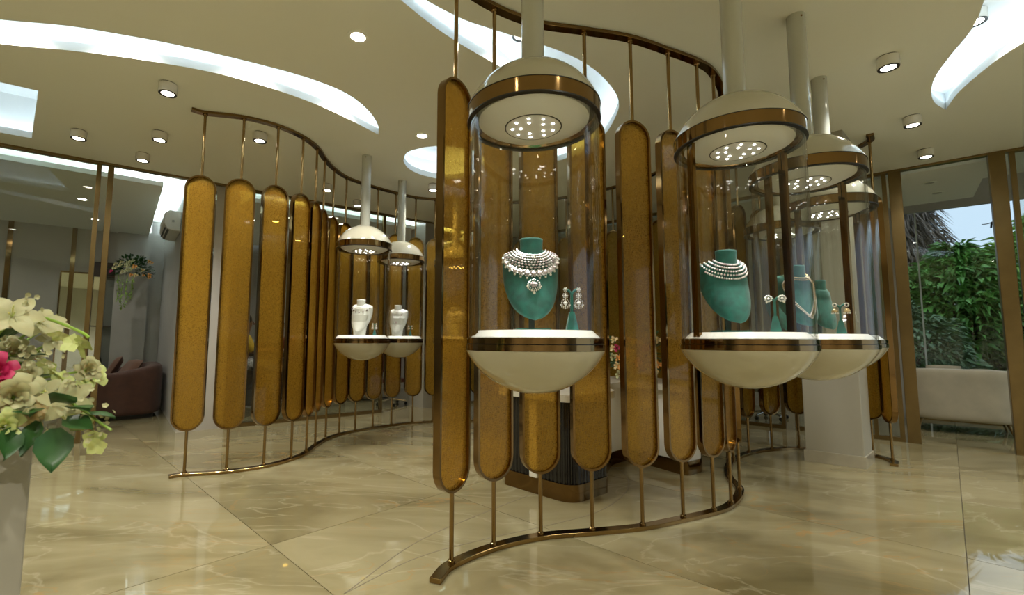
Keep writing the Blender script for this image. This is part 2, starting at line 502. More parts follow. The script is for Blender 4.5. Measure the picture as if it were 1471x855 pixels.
def offset(pts, d):
    n = len(pts); out = []
    for i in range(n):
        a, p, c = Vector(pts[i - 1]), Vector(pts[i]), Vector(pts[(i + 1) % n])
        t1, t2 = (p - a).normalized(), (c - p).normalized()
        n1, n2 = Vector((t1.y, -t1.x)), Vector((t2.y, -t2.x))
        m = n1 + n2
        if m.length < 1e-4: m = t1
        m.normalize()
        k = 1.0 / max(0.45, m.dot(n1))
        q = p + m * (d * k)
        out.append((q.x, q.y))
    return out
def ring(b, pa, za, pb, zb):
    n = len(pa)
    vs = [(p[0], p[1], za) for p in pa] + [(p[0], p[1], zb) for p in pb]
    b.add(vs, [(i, (i + 1) % n, n + (i + 1) % n, n + i) for i in range(n)])
def flat(b, pts, z, down=True):
    tri = tessellate_polygon([[Vector((p[0], p[1], 0)) for p in pts]])
    b.add([(p[0], p[1], z) for p in pts], [tuple(t) for t in tri])

def build_ceiling():
    Z = CEIL
    c0 = Lp(-4.5, 0.04)
    outer = [tuple(c0), tuple(Lp(7.235, 0.04)), tuple(Rp(11.0, 0.04)), (10.6, -3.6), (-9.6, -3.6)]
    holes = []
    for k, (e1, e2) in COVES.items():
        if k == 'corner_box':
            pts = [tuple(p) for p in e1[:-1] + e2[:-1]]
        else:
            pts = [tuple(p) for p in crom(e1, 5)[:-1] + crom(e2, 5)[:-1]]
        holes.append((k, ccw(pts)))
    polys = [[Vector((p[0], p[1], 0)) for p in outer]] + [[Vector((p[0], p[1], 0)) for p in h[::-1]] for _, h in holes]
    flatv = [v for pl in polys for v in pl]
    tri = tessellate_polygon(polys)
    b = B(); b.add([(v.x, v.y, Z) for v in flatv], [tuple(t) for t in tri])
    ce = struct(part('ceiling', b, M_CEIL, smooth=0), 'cream plaster ceiling with curved light coves')
    for k, h in holes:
        deep = 0.30 if k != 'corner_box' else 0.5
        o1 = offset(h, 0.05) ; o2 = offset(h, 0.17)
        b = B()
        ring(b, h, Z, h, Z + 0.07)
        ring(b, h, Z + 0.07, o2, Z + 0.07)
        ring(b, o2, Z + 0.07, o2, Z + deep)
        flat(b, o2, Z + deep)
        part('cove_recess', b, M_COVE, ce, 25)
        # LED strip lying on the hidden ledge
        s1, s2 = offset(h, 0.085), offset(h, 0.105)
        b = B()
        ring(b, s1, Z + 0.072, s1, Z + 0.084); ring(b, s1, Z + 0.084, s2, Z + 0.084); ring(b, s2, Z + 0.084, s2, Z + 0.072)
        part('led_strip', b, M_COVELED, ce, 0)
    # slab above that keeps daylight out
    b = B(); b.prism(outer, Z + 0.60, Z + 0.64)
    part('slab', b, M_CEIL, ce, 0)
    return ce
build_ceiling()

# ------------------------------------------------------------------ walls and back rooms
LB, RB = 4.3, 2.35      # depth of the rooms behind the left and right glass
def wall(name, b, m=M_WALL, label=None):
    return struct(part(name, b, m, smooth=0), label)
wall('wall_rear', B().box((0.5, -3.65, 1.9), (20.4, 0.1, 3.9)), M_WALLD)
wall('wall_side', B().box((-9.6, 1.0, 1.9), (0.1, 9.4, 3.9)), M_WALLD)
wall('wall_left', lbox(B(), Lp, -6.0, 9.4, LB, LB + 0.1, 0, 4.0), M_WALL)
wall('wall_pier', lbox(B(), Lp, 1.38, 1.92, 0.02, LB, 0, 3.9), M_WALL)
wall('wall_pier_pale', lbox(B(), Lp, 5.0, 5.30, -0.02, 0.5, 0, 3.9), M_WALLW)
wall('wall_between', lbox(B(), Lp, 6.3, 6.4, 0.1, LB, 0, 3.9), M_WALL)
wall('wall_pilaster', lbox(B(), Lp, 0.62, 1.15, LB - 0.12, LB, 0, 3.9), M_WALL)
wall('wall_right', lbox(B(), Rp, -3.5, 5.86, RB, RB + 0.12, 0, 3.9), M_WALL)
# upper ceilings of the back rooms and their dropped trays
wall('ceiling_left_room', lbox(B(), Lp, -6.0, 9.4, 0.03, LB + 0.1, 3.56, 3.62), M_CEIL)
wall('ceiling_right_room', lbox(B(), Rp, -3.5, 13.0, 0.03, RB + 0.12, 3.62, 3.68), M_CEIL)
def tray(name, F, s0, s1, n0, n1, z, led=True):
    o = wall(name, lbox(B(), F, s0, s1, n0, n1, z, z + 0.06), M_CEIL)
    if led:
        b = B()
        lbox(b, F, s0 + 0.1, s1 - 0.1, n0 + 0.12, n0 + 0.18, z + 0.062, z + 0.085)
        lbox(b, F, s1 - 0.13, s1 - 0.10, n0 + 0.2, n1, z + 0.062, z + 0.085)
        part('led_strip', b, M_TRAYLED, o, 0)
    return o
tray('ceiling_tray_left', Lp, -4.0, 1.10, 0.36, LB, 3.25)
tray('ceiling_tray_office', Lp, 2.15, 6.1, 0.36, LB - 0.4, 3.25)
tray('ceiling_tray_right', Rp, 1.0, 6.75, 0.12, 2.0, 3.28, False)
# tile the exterior ground
wall('ground', lbox(B(), Rp, -6, 20, RB + 0.3, 16, -0.12, -0.03), mat('soil', (0.06, 0.07, 0.035), 0.9, var=0.4, scale=3))
# column
b = B(); b.prism([(3.28, 4.81), (3.63, 4.51), (3.92, 4.77), (3.57, 5.07)], 0.10, CEIL)
colm = wall('wall_column', b, M_WALLW, 'square pale column behind the emerald bust pods')
bevel(colm, 0.008)
b = B(); b.prism([(3.262, 4.81), (3.63, 4.492), (3.938, 4.77), (3.57, 5.088)], 0.0, 0.11)
part('skirting', b, mat('grey_stone', (0.40, 0.37, 0.29), 0.2, var=0.1, scale=5), colm, 0)

# bronze strips on the rear wall of the lounge
k = 0
for s in (-1.7, -0.9, -0.05, 0.42):
    k += 1
    b = B(); lbox(b, Lp, s, s + 0.07, LB - 0.025, LB + 0.001, 0.0, 3.40)
    struct(part('trim_%d' % k, b, M_BRONZE, smooth=0))

# ------------------------------------------------------------------ glass partitions
win = 0
def pane(F, s0, s1, mull=(), z1=CEIL - 0.035, m=M_PANE, n=0.0):
    """framed glass bay: frame members are parts, the pane a part"""
    global win
    win += 1
    b = lbox(B(), F, s0, s1, n - 0.006, n + 0.006, 0.05, z1)
    w_ = struct(part('window_%d' % win, b, m, smooth=0))
    for a, c, q0, q1 in ((s0, s1, 0.0, 0.05), (s0, s1, z1, z1 + 0.01), (s0, s0 + 0.045, 0.05, z1), (s1 - 0.045, s1, 0.05, z1)):
        part('frame_bar', lbox(B(), F, a, c, n - 0.03, n + 0.03, q0, q1), M_DARKBRASS, w_, 0)
    for a in mull:
        part('mullion', lbox(B(), F, a, a + 0.04, n - 0.03, n + 0.03, 0.05, z1), M_DARKBRASS, w_, 0)
    return w_
pane(Lp, -4.4, -1.4)
pane(Lp, -1.4, 0.46)
pane(Lp, 1.93, 4.22, (2.9,))
pane(Lp, 5.31, 7.1)
pane(Rp, 0.1, 2.45, (1.2,))
pane(Rp, 2.45, 4.62)
pane(Rp, 4.73, 5.83, (5.55,))
pane(Rp, 6.86, 9.2)
pane(Rp, 9.2, 11.0)
k = 0
for F, s0, s1, z0, z1, nn in ((Lp, -4.4, 7.2, CEIL - 0.025, CEIL + 0.02, 0.045), (Rp, 0.05, 11.0, CEIL - 0.025, CEIL + 0.02, 0.045),
                          (Lp, 0.52, 0.58, 0.0, CEIL - 0.025, 0.035),
                          (Rp, 5.85, 5.97, 0.0, CEIL - 0.025, 0.05), (Rp, 6.70, 6.83, 0.0, CEIL - 0.025, 0.06)):
    b = lbox(B(), F, s0, s1, -nn, nn, z0, z1)
    k += 1
    o = struct(part('trim_%d' % (k + 10), b, M_DARKBRASS, smooth=0))
    bevel(o, 0.004)
# outer facade glass with silicone joints
win += 1
fw_ = struct(part('window_%d' % win, lbox(B(), Rp, 5.86, 13.0, RB + 0.05, RB + 0.062, 0.04, 3.28), M_CLEAR, smooth=0))
part('frame_bar', lbox(B(), Rp, 5.86, 13.0, RB + 0.02, RB + 0.09, 3.24, 3.62), M_WALL, fw_, 0)
part('frame_bar', lbox(B(), Rp, 5.86, 13.0, RB + 0.02, RB + 0.09, 0.0, 0.05), M_DARKBRASS, fw_, 0)
for s in (6.12, 8.0, 10.0, 12.0):
    part('glass_joint', lbox(B(), Rp, s, s + 0.02, RB + 0.045, RB + 0.068, 0.04, 3.24), mat('silicone', (0.62, 0.70, 0.70), 0.3), fw_, 0)

# ------------------------------------------------------------------ wave screens
RAIL_H = 0.026
def panel_meshes():
    wd, dp, z0, z1 = 0.255, 0.048, 0.385, 2.70
    r = wd / 2
    def outline(rr):
        pts = []
        for k in range(17):
            a = PI * k / 16
            pts.append((rr * math.cos(a), z1 - r + rr * math.sin(a)))
        for k in range(17):
            a = PI + PI * k / 16
            pts.append((rr * math.cos(a), z0 + r + rr * math.sin(a)))
        return pts
    o, i = outline(r), outline(r - 0.014)
    n = len(o); b = B()
    vs = []
    for y in (-dp / 2, dp / 2):
        vs += [(p[0], y, p[1]) for p in o] + [(p[0], y, p[1]) for p in i]
    fs = []
    for k in range(n):
        l = (k + 1) % n
        fs += [(k, l, n + l, n + k), (2 * n + l, 2 * n + k, 3 * n + k, 3 * n + l), (l, k, 2 * n + k, 2 * n + l), (n + k, n + l, 3 * n + l, 3 * n + k)]
    b.add(vs, fs)
    fr = b.mesh('panel', M_BRONZE, 35)
    b = B()
    ii = outline(r - 0.013)
    vs = [(p[0], -0.004, p[1]) for p in ii] + [(p[0], 0.004, p[1]) for p in ii]
    b.add(vs, [tuple(range(n)), tuple(range(2 * n - 1, n - 1, -1))])
    return fr, b.mesh('mesh_cloth', M_CLOTH, 0)
PANEL, CLOTH = panel_meshes()
ROD_LO = B().cyl((0, 0, RAIL_H), (0, 0, 0.392), 0.0125, seg=14).lathe([(0.0, 0.0), (0.02, 0.0), (0.02, 0.012), (0.0125, 0.016)], 14, (0, 0, RAIL_H)).mesh('rod', M_BRASS)
ROD_HI = B().cyl((0, 0, 2.693), (0, 0, CEIL - RAIL_H), 0.0125, seg=14).lathe([(0.0125, -0.016), (0.02, -0.012), (0.02, 0.0), (0.0, 0.0)], 14, (0, 0, CEIL - RAIL_H)).mesh('rod', M_BRASS)

def screen(label, start, feet, end, group=None):
    ctl = [start] + feet + [end]
    path = [tuple(p) for p in crom(ctl, 8)]
    t = thing('gold_screen', label, 'screen', (start[0], start[1], 0), 0, group)
    sh = Vector(start)
    loc = [(p[0] - sh.x, p[1] - sh.y) for p in path]
    bevel(part('floor_rail', B().sweep_rect(loc, 0.062, 0.0, RAIL_H), M_BRASS, t, 35), 0.002, 1)
    bevel(part('ceiling_rail', B().sweep_rect(loc, 0.062, CEIL - RAIL_H, CEIL - 0.0005), M_BRONZE, t, 35), 0.002, 1)
    for i, f in enumerate(feet):
        a, b_ = Vector(path[max(0, (i + 1) * 8 - 3)]), Vector(path[min(len(path) - 1, (i + 1) * 8 + 3)])
        d = b_ - a
        ang = math.atan2(d.y, d.x)
        q = (f[0] - sh.x, f[1] - sh.y, 0)
        p = link('panel', PANEL, t, q, ang)
        link('mesh_cloth', CLOTH, p)
        link('rod', ROD_LO, t, q); link('rod', ROD_HI, t, q)
    return t
screen('bronze wave screen of gold mesh panels starting beside the brown sofa, behind the white-bust pods', (-2.68, 4.13),
       [(-2.59, 4.2), (-2.27, 4.29), (-2.02, 4.47), (-1.87, 4.73), (-1.82, 5.0), (-1.84, 5.32), (-1.83, 5.64), (-1.76, 5.94), (-1.62, 6.16), (-1.44, 6.37), (-1.23, 6.58), (-0.97, 6.79), (-0.69, 6.88),
        (-0.36, 6.97), (-0.03, 7.03), (0.30, 7.04), (0.63, 7.0), (0.95, 6.9), (1.26, 6.75), (1.55, 6.55), (1.82, 6.3), (2.05, 6.02), (2.22, 5.72), (2.33, 5.4), (2.37, 5.08)], (2.37, 4.93))
screen('bronze S-curved screen of gold mesh panels running past the fluted counter to the square column', (-0.22, 2.41),
       [(-0.15, 2.58), (0.08, 2.79), (0.37, 2.94), (0.70, 3.01), (1.04, 3.09), (1.36, 3.23), (1.63, 3.36), (1.83, 3.51), (2.07, 3.83), (2.16, 4.15), (2.31, 4.46), (2.54, 4.79), (2.85, 5.06), (3.2, 5.23), (3.54, 5.29), (3.87, 5.20), (4.09, 4.97), (4.10, 4.75)], (3.98, 4.60))

# ------------------------------------------------------------------ ceiling downlights
DL = {}
def dl_meshes():
    r, hgt = 0.068, 0.085
    DL['gap'] = B().lathe([(0, 0), (r - 0.008, 0), (r - 0.008, -0.008), (0, -0.008)], 28).mesh('shadow_gap', M_BLACK)
    DL['body'] = B().lathe([(0, -0.008), (r, -0.008), (r, -hgt), (r - 0.004, -hgt), (r - 0.004, -hgt + 0.004), (0, -hgt + 0.004)], 28).mesh('housing', M_WHITE)
    DL['rim'] = B().lathe([(r - 0.003, -hgt + 0.002), (r - 0.003, -hgt - 0.006), (r - 0.020, -hgt - 0.004), (r - 0.025, -hgt + 0.002)], 28).mesh('black_rim', M_BLACK)
    DL['lens'] = B().lathe([(r - 0.022, -hgt - 0.001), (0.0005, -hgt - 0.002)], 28).mesh('lens', M_LENS)
    DL['rring'] = B().lathe([(0.052, 0.0), (0.075, 0.0), (0.074, -0.006), (0.05, -0.004)], 32, closed=True).mesh('trim_ring', M_CEIL)
    DL['rlens'] = B().lathe([(0.05, -0.004), (0.0, -0.004)], 32).mesh('lens', M_LENS)
dl_meshes()
def spot(parent, z, e, size=125, color=WARM, blend=0.7, r=0.04):
    l = bpy.data.lights.new('lamp', 'SPOT')
    l.energy = e; l.spot_size = R(size); l.spot_blend = blend; l.color = color; l.shadow_soft_size = r
    o = bpy.data.objects.new('lamp', l); COL.objects.link(o); o.parent = parent; o.location = (0, 0, z)
    return o
def downlight(x, y, z, label, group, e=1.0):
    t = thing('surface_downlight', label, 'downlight', (x, y, z), 0, group)
    for k, n in (('gap', 'shadow_gap'), ('body', 'housing'), ('rim', 'black_rim'), ('lens', 'lens')):
        link(n, DL[k], t)
    spot(t, -0.10, SPOT_W * e)
    return t
for x, y, wh in [(-2.62, 3.72, 'between the crescent cove and the wave screen start'), (-4.13, 4.61, 'next to the corner ceiling opening'), (-3.32, 4.64, 'in front of the lounge doorway'),
                 (-3.90, 5.20, 'hard against the lounge doorway header'), (-2.29, 4.65, 'just behind the first rods of the wave screen'), (-2.12, 6.25, 'behind the tight bend of the wave screen'),
                 (-1.90, 7.0, 'close to the office glass header'), (-0.66, 6.23, 'between the round cove and the white-bust pods'), (3.04, 3.31, 'beside the poles of the emerald-bust pods'),
                 (4.08, 4.24, 'just beyond the tip of the hook-shaped cove'), (4.93, 5.0, 'hard against the porch door header')]:
    downlight(x, y, CEIL, 'white round surface downlight ' + wh, 'surface downlights on the flat ceiling')
for x, y, wh in [(-3.38, 3.10, 'farthest from the cove tip'), (-2.66, 3.22, 'third from the cove tip'), (-1.83, 3.55, 'second from the cove tip'), (-1.20, 4.12, 'nearest the cove tip')]:
    downlight(x, y, CEIL + 0.30, 'white surface downlight inside the crescent cove, ' + wh, 'downlights inside the crescent cove')
downlight(0.30, 3.40, CEIL + 0.30, 'white surface downlight inside the paisley cove behind a pod pole', None)
downlight(3.62, 3.22, CEIL + 0.30, 'white surface downlight inside the hook-shaped ceiling cove', None)
for x, y in [(-2.6, 0.6), (-0.8, 0.4), (1.2, 0.6), (3.2, 0.8), (-4.6, 1.4), (5.4, 1.6), (-3.4, -1.4), (0.3, -1.4), (4.0, -1.4), (6.3, 3.2)]:  # lamps added out of view to brighten the ceiling by bounce
    downlight(x, y, CEIL, 'added unseen surface downlight over the entrance side, for bounce light', 'added unseen downlights over the entrance side', 8.0 if y < 0 else (1.2 if x < 0 else 2.2))
for x, y, l in [(-0.87, 3.10, 'flush recessed downlight in the ceiling between the crescent and paisley coves'), (-0.62, 4.70, 'flush recessed downlight in the ceiling next to the round cove')]:
    t = thing('recessed_downlight', l, 'downlight', (x, y, CEIL))
    link('trim_ring', DL['rring'], t); link('lens', DL['rlens'], t)
    spot(t, -0.02, SPOT_W)
# lamps in the trays of the back rooms
for s, n in [(-1.2, 1.6), (0.2, 1.8), (0.3, 3.2), (-1.4, 3.4)]:
    p = Lp(s, n)
    t = thing('recessed_downlight', 'flush recessed downlight in the lounge ceiling tray behind the left glass', 'downlight', (p.x, p.y, 3.25), 0, 'lounge tray downlights')
    link('trim_ring', DL['rring'], t); link('lens', DL['rlens'], t); spot(t, -0.02, SPOT_W * 0.35)
for s, n in [(2.8, 1.4), (4.6, 1.4), (3.6, 2.8)]:
    p = Lp(s, n)
    t = thing('recessed_downlight', 'flush recessed downlight in the office ceiling tray behind the wave screen', 'downlight', (p.x, p.y, 3.25), 0, 'office tray downlights')
    link('trim_ring', DL['rring'], t); link('lens', DL['rlens'], t); spot(t, -0.02, SPOT_W * 0.45)
for s, n, wh in [(6.25, 0.75, 'the door header'), (6.35, 1.4, 'the outer glass')]:
    p = Rp(s, n)
    t = thing('recessed_downlight', 'unlit flush downlight in the porch ceiling, nearer to ' + wh, 'downlight', (p.x, p.y, 3.28), 0, 'porch ceiling lights')
    link('trim_ring', DL['rring'], t); link('lens', B().lathe([(0.05, -0.004), (0.0, -0.004)], 32).mesh('lens', mat('unlit_lens', (0.5, 0.49, 0.45), 0.3)), t)
for s in (1.8, 3.6, 5.0):
    p = Rp(s, 1.1)
    t = thing('recessed_downlight', 'flush recessed downlight in the ceiling tray behind the right glass', 'downlight', (p.x, p.y, 3.28), 0, 'right room tray downlights')
    link('trim_ring', DL['rring'], t); link('lens', DL['rlens'], t); spot(t, -0.02, SPOT_W * 0.35)

# ------------------------------------------------------------------ display pods
POD = {}
RIM = 0.313
def pod_meshes():
    bw = RIM - 0.003; hd = 0.195
    rho = (bw * bw + hd * hd) / (2 * hd); zc = 1.153
    prof = []
    for k in range(15):
        r = bw * math.sin(k / 14 * PI / 2)
        prof.append((max(r, 0.0005), zc - (math.sqrt(rho * rho - r * r) - (rho - hd))))
    prof.append((bw - 0.012, zc + 0.003))
    POD['bowl'] = B().lathe(prof, 72).mesh('bowl', M_CREAM, 50)
    def band(r0, z0, z1): return B().lathe([(r0 - 0.02, z0), (r0, z0), (r0, z1), (r0 - 0.02, z1)], 72, closed=True)
    POD['low'] = band(RIM - 0.002, 1.154, 1.179).mesh('rim_band', M_BRONZE, 30)
    POD['up'] = band(RIM - 0.004, 1.183, 1.207).mesh('rim_band', M_BRONZE, 30)
    POD['groove'] = band(RIM - 0.010, 1.1785, 1.1835).mesh('rim_groove', M_BLACK, 30)
    POD['plat'] = B().lathe([(0.0005, 1.19), (0.288, 1.19), (0.288, 1.21), (0.256, 1.24), (0.0005, 1.24)], 72).mesh('platform', M_DISH, 25)
    rg = 0.300
    POD['glass'] = B().lathe([(rg, 1.207), (rg, 2.216), (rg - 0.008, 2.216), (rg - 0.008, 1.207)], 96, closed=True).mesh('glass_tube', M_GLASS, 40)
    POD['cap'] = band(RIM - 0.004, 2.215, 2.277).mesh('cap_band', M_BRONZE, 30)
    POD['seal'] = B().lathe([(RIM - 0.002, 2.209), (RIM - 0.002, 2.215), (0.288, 2.215), (0.288, 2.209)], 72, closed=True).mesh('cap_seal', M_BLACK, 30)
    POD['seal2'] = B().lathe([(RIM - 0.002, 2.277), (RIM - 0.002, 2.280), (0.288, 2.280), (0.288, 2.277)], 72, closed=True).mesh('cap_seal', M_BLACK, 30)
    hd2 = 0.215; r0 = RIM - 0.004
    rho2 = (r0 * r0 + hd2 * hd2) / (2 * hd2)
    prof = []
    for k in range(15):
        r = r0 * math.cos(k / 14 * PI / 2)
        r = max(r, 0.0005)
        prof.append((r, 2.279 + (math.sqrt(rho2 * rho2 - r * r) - (rho2 - hd2))))
    POD['dome'] = B().lathe(prof, 72).mesh('dome', M_CREAM, 50)
    POD['pole'] = B().lathe([(0.0535, 2.46), (0.0535, CEIL)], 40).mesh('ceiling_pole', M_POLE, 50)
    POD['inner'] = B().lathe([(0.29, 2.222), (0.262, 2.250), (0.262, 2.262), (0.0005, 2.262)], 64).mesh('cap_lining', M_BRONZE, 30)
    POD['dish'] = B().lathe([(0.262, 2.250), (0.258, 2.225), (0.205, 2.200), (0.135, 2.198), (0.134, 2.201), (0.129, 2.201), (0.128, 2.196), (0.0005, 2.196)], 64).mesh('light_dish', M_DISH, 25)
    POD['mring'] = B().lathe([(0.1335, 2.1995), (0.1295, 2.1995), (0.1295, 2.1965), (0.1335, 2.1965)], 64, closed=True).mesh('module_ring', M_BLACK, 25)
    b = B()
    for rr, n, a0 in ((0.098, 9, 0.2), (0.058, 5, 0.5)):
        for k in range(n):
            a = a0 + 2 * PI * k / n
            c = (rr * math.cos(a), rr * math.sin(a), 0)
            b.lathe([(0.0060, 2.1955), (0.0048, 2.193), (0.0005, 2.192)], 12, c)
    POD['dots'] = b.mesh('led_dot', M_LED, 30)
    a = R(10)
    for i, sg in enumerate((1, -1)):
        b = B()
        for t in (-0.013, 0.013):
            c = (sg * 0.272 * math.cos(a) - t * math.sin(a), sg * 0.272 * math.sin(a) + t * math.cos(a))
            b.box((c[0], c[1], 1.712), (0.016, 0.020, 1.008), a)
        POD['post%d' % i] = b.mesh('support_post', M_BRONZE, 30)
    POD['screw'] = B().cyl((0, -0.0535, CEIL - 0.03), (0, -0.0565, CEIL - 0.03), 0.006, seg=10).mesh('screw', M_BRONZE)
pod_meshes()
def pod(x, y, label, rz=0.0):
    t = thing('display_pod', label, 'display case', (x, y, 0), rz, 'hanging glass display pods')
    for k, n in (('bowl', 'bowl'), ('low', 'rim_band'), ('up', 'rim_band'), ('groove', 'rim_groove'), ('plat', 'platform'), ('glass', 'glass_tube'), ('cap', 'cap_band'),
                 ('seal', 'cap_seal'), ('seal2', 'cap_seal'), ('dome', 'dome'), ('pole', 'ceiling_pole'), ('inner', 'cap_lining'), ('post0', 'support_post'), ('post1', 'support_post')):
        o = link(n, POD[k], t)
        if k == 'pole': link('screw', POD['screw'], o)
    d = link('light_dish', POD['dish'], t)
    link('module_ring', POD['mring'], d); link('led_dot', POD['dots'], d)
    spot(t, 2.185, POD_W, 100, (1.0, 0.97, 0.90), 0.9, 0.10)
    return t

# ------------------------------------------------------------------ busts and jewellery
ROWS = [  # half width, bulge depth, z at centre, z at side, y of the side edge
    (0.055, 0.048, 0.358, 0.388, 0.030), (0.084, 0.062, 0.336, 0.380, 0.040), (0.112, 0.080, 0.312, 0.372, 0.056), (0.1305, 0.096, 0.286, 0.360, 0.074),
    (0.1345, 0.106, 0.256, 0.322, 0.078), (0.1335, 0.107, 0.218, 0.264, 0.068), (0.128, 0.100, 0.178, 0.208, 0.048), (0.116, 0.089, 0.138, 0.160, 0.023),
    (0.099, 0.075, 0.102, 0.120, 0.0), (0.075, 0.057, 0.074, 0.086, -0.024), (0.044, 0.033, 0.055, 0.061, -0.050), (0.004, 0.004, 0.047, 0.047, -0.078)]
def row_at(v):
    f = max(0.0, min(1.0, v)) * (len(ROWS) - 1); i = min(int(f), len(ROWS) - 2); k = f - i
    return [a + (b_ - a) * k for a, b_ in zip(ROWS[i], ROWS[i + 1])]
def bust_pt(t, v, off=0.0):
    w_, dpt, zc, zs, ys = row_at(v)
    A = R(80)
    a = t * A
    x = w_ * math.sin(a) / math.sin(A)
    y = ys - dpt * (math.cos(a) - math.cos(A)) / (1 - math.cos(A))
    z = zc + (zs - zc) * abs(t) ** 2
    n = Vector((math.sin(a), -math.cos(a), 0.35)).normalized()
    return Vector((x, y, z)) + n * off
BUST = {}
def bust_meshes():
    for key, m in (('g', M_GREEN), ('w', M_BUSTW)):
        b = B().grid(lambda u, v: tuple(bust_pt(u * 2 - 1, v)), 25, 24)
        BUST[key + 'chest'] = b.mesh('chest', m, 60)
        b = B().lathe([(0.055, 0.320), (0.0535, 0.37), (0.053, 0.40), (0.0545, 0.428), (0.055, 0.436), (0.0525, 0.4395), (0.0005, 0.440)], 32, (0, 0.026, 0), sx=1.0, sy=0.80)
        BUST[key + 'neck'] = b.mesh('neck', m, 50)
    b = B().box((0, 0.035, 0.115), (0.026, 0.012, 0.215)); BUST['gstem'] = b.mesh('stem', mat('dark_stem', (0.006, 0.035, 0.03), 0.4))
    b = B().box((0, 0.01, 0.006), (0.155, 0.115, 0.012)); BUST['gbase'] = b.mesh('base_plate', M_GREEN)
    def bodyw(u, v):
        a = 2 * PI * u
        w_ = 0.074 + 0.034 * v; d = 0.05 + 0.012 * v
        return (w_ * math.cos(a), 0.0 + d * math.sin(a), 0.25 * v)
    b = B().grid(bodyw, 28, 8, True); BUST['wbody'] = b.mesh('body', M_BUSTW, 60)
bust_meshes()
def bust(x, y, z, rz, label, key='g', sc=1.0, group=None):
    t = thing('necklace_bust', label, 'bust', (x, y, z), rz, group)
    t.scale = (sc, sc, sc)
    c = link('chest', BUST[key + 'chest'], t)
    md = c.modifiers.new('thick', 'SOLIDIFY'); md.thickness = 0.008; md.offset = 1
    link('neck', BUST[key + 'neck'], t)
    if key == 'g':
        link('stem', BUST['gstem'], t); link('base_plate', BUST['gbase'], t)
    else:
        link('body', BUST['wbody'], t)
    return t

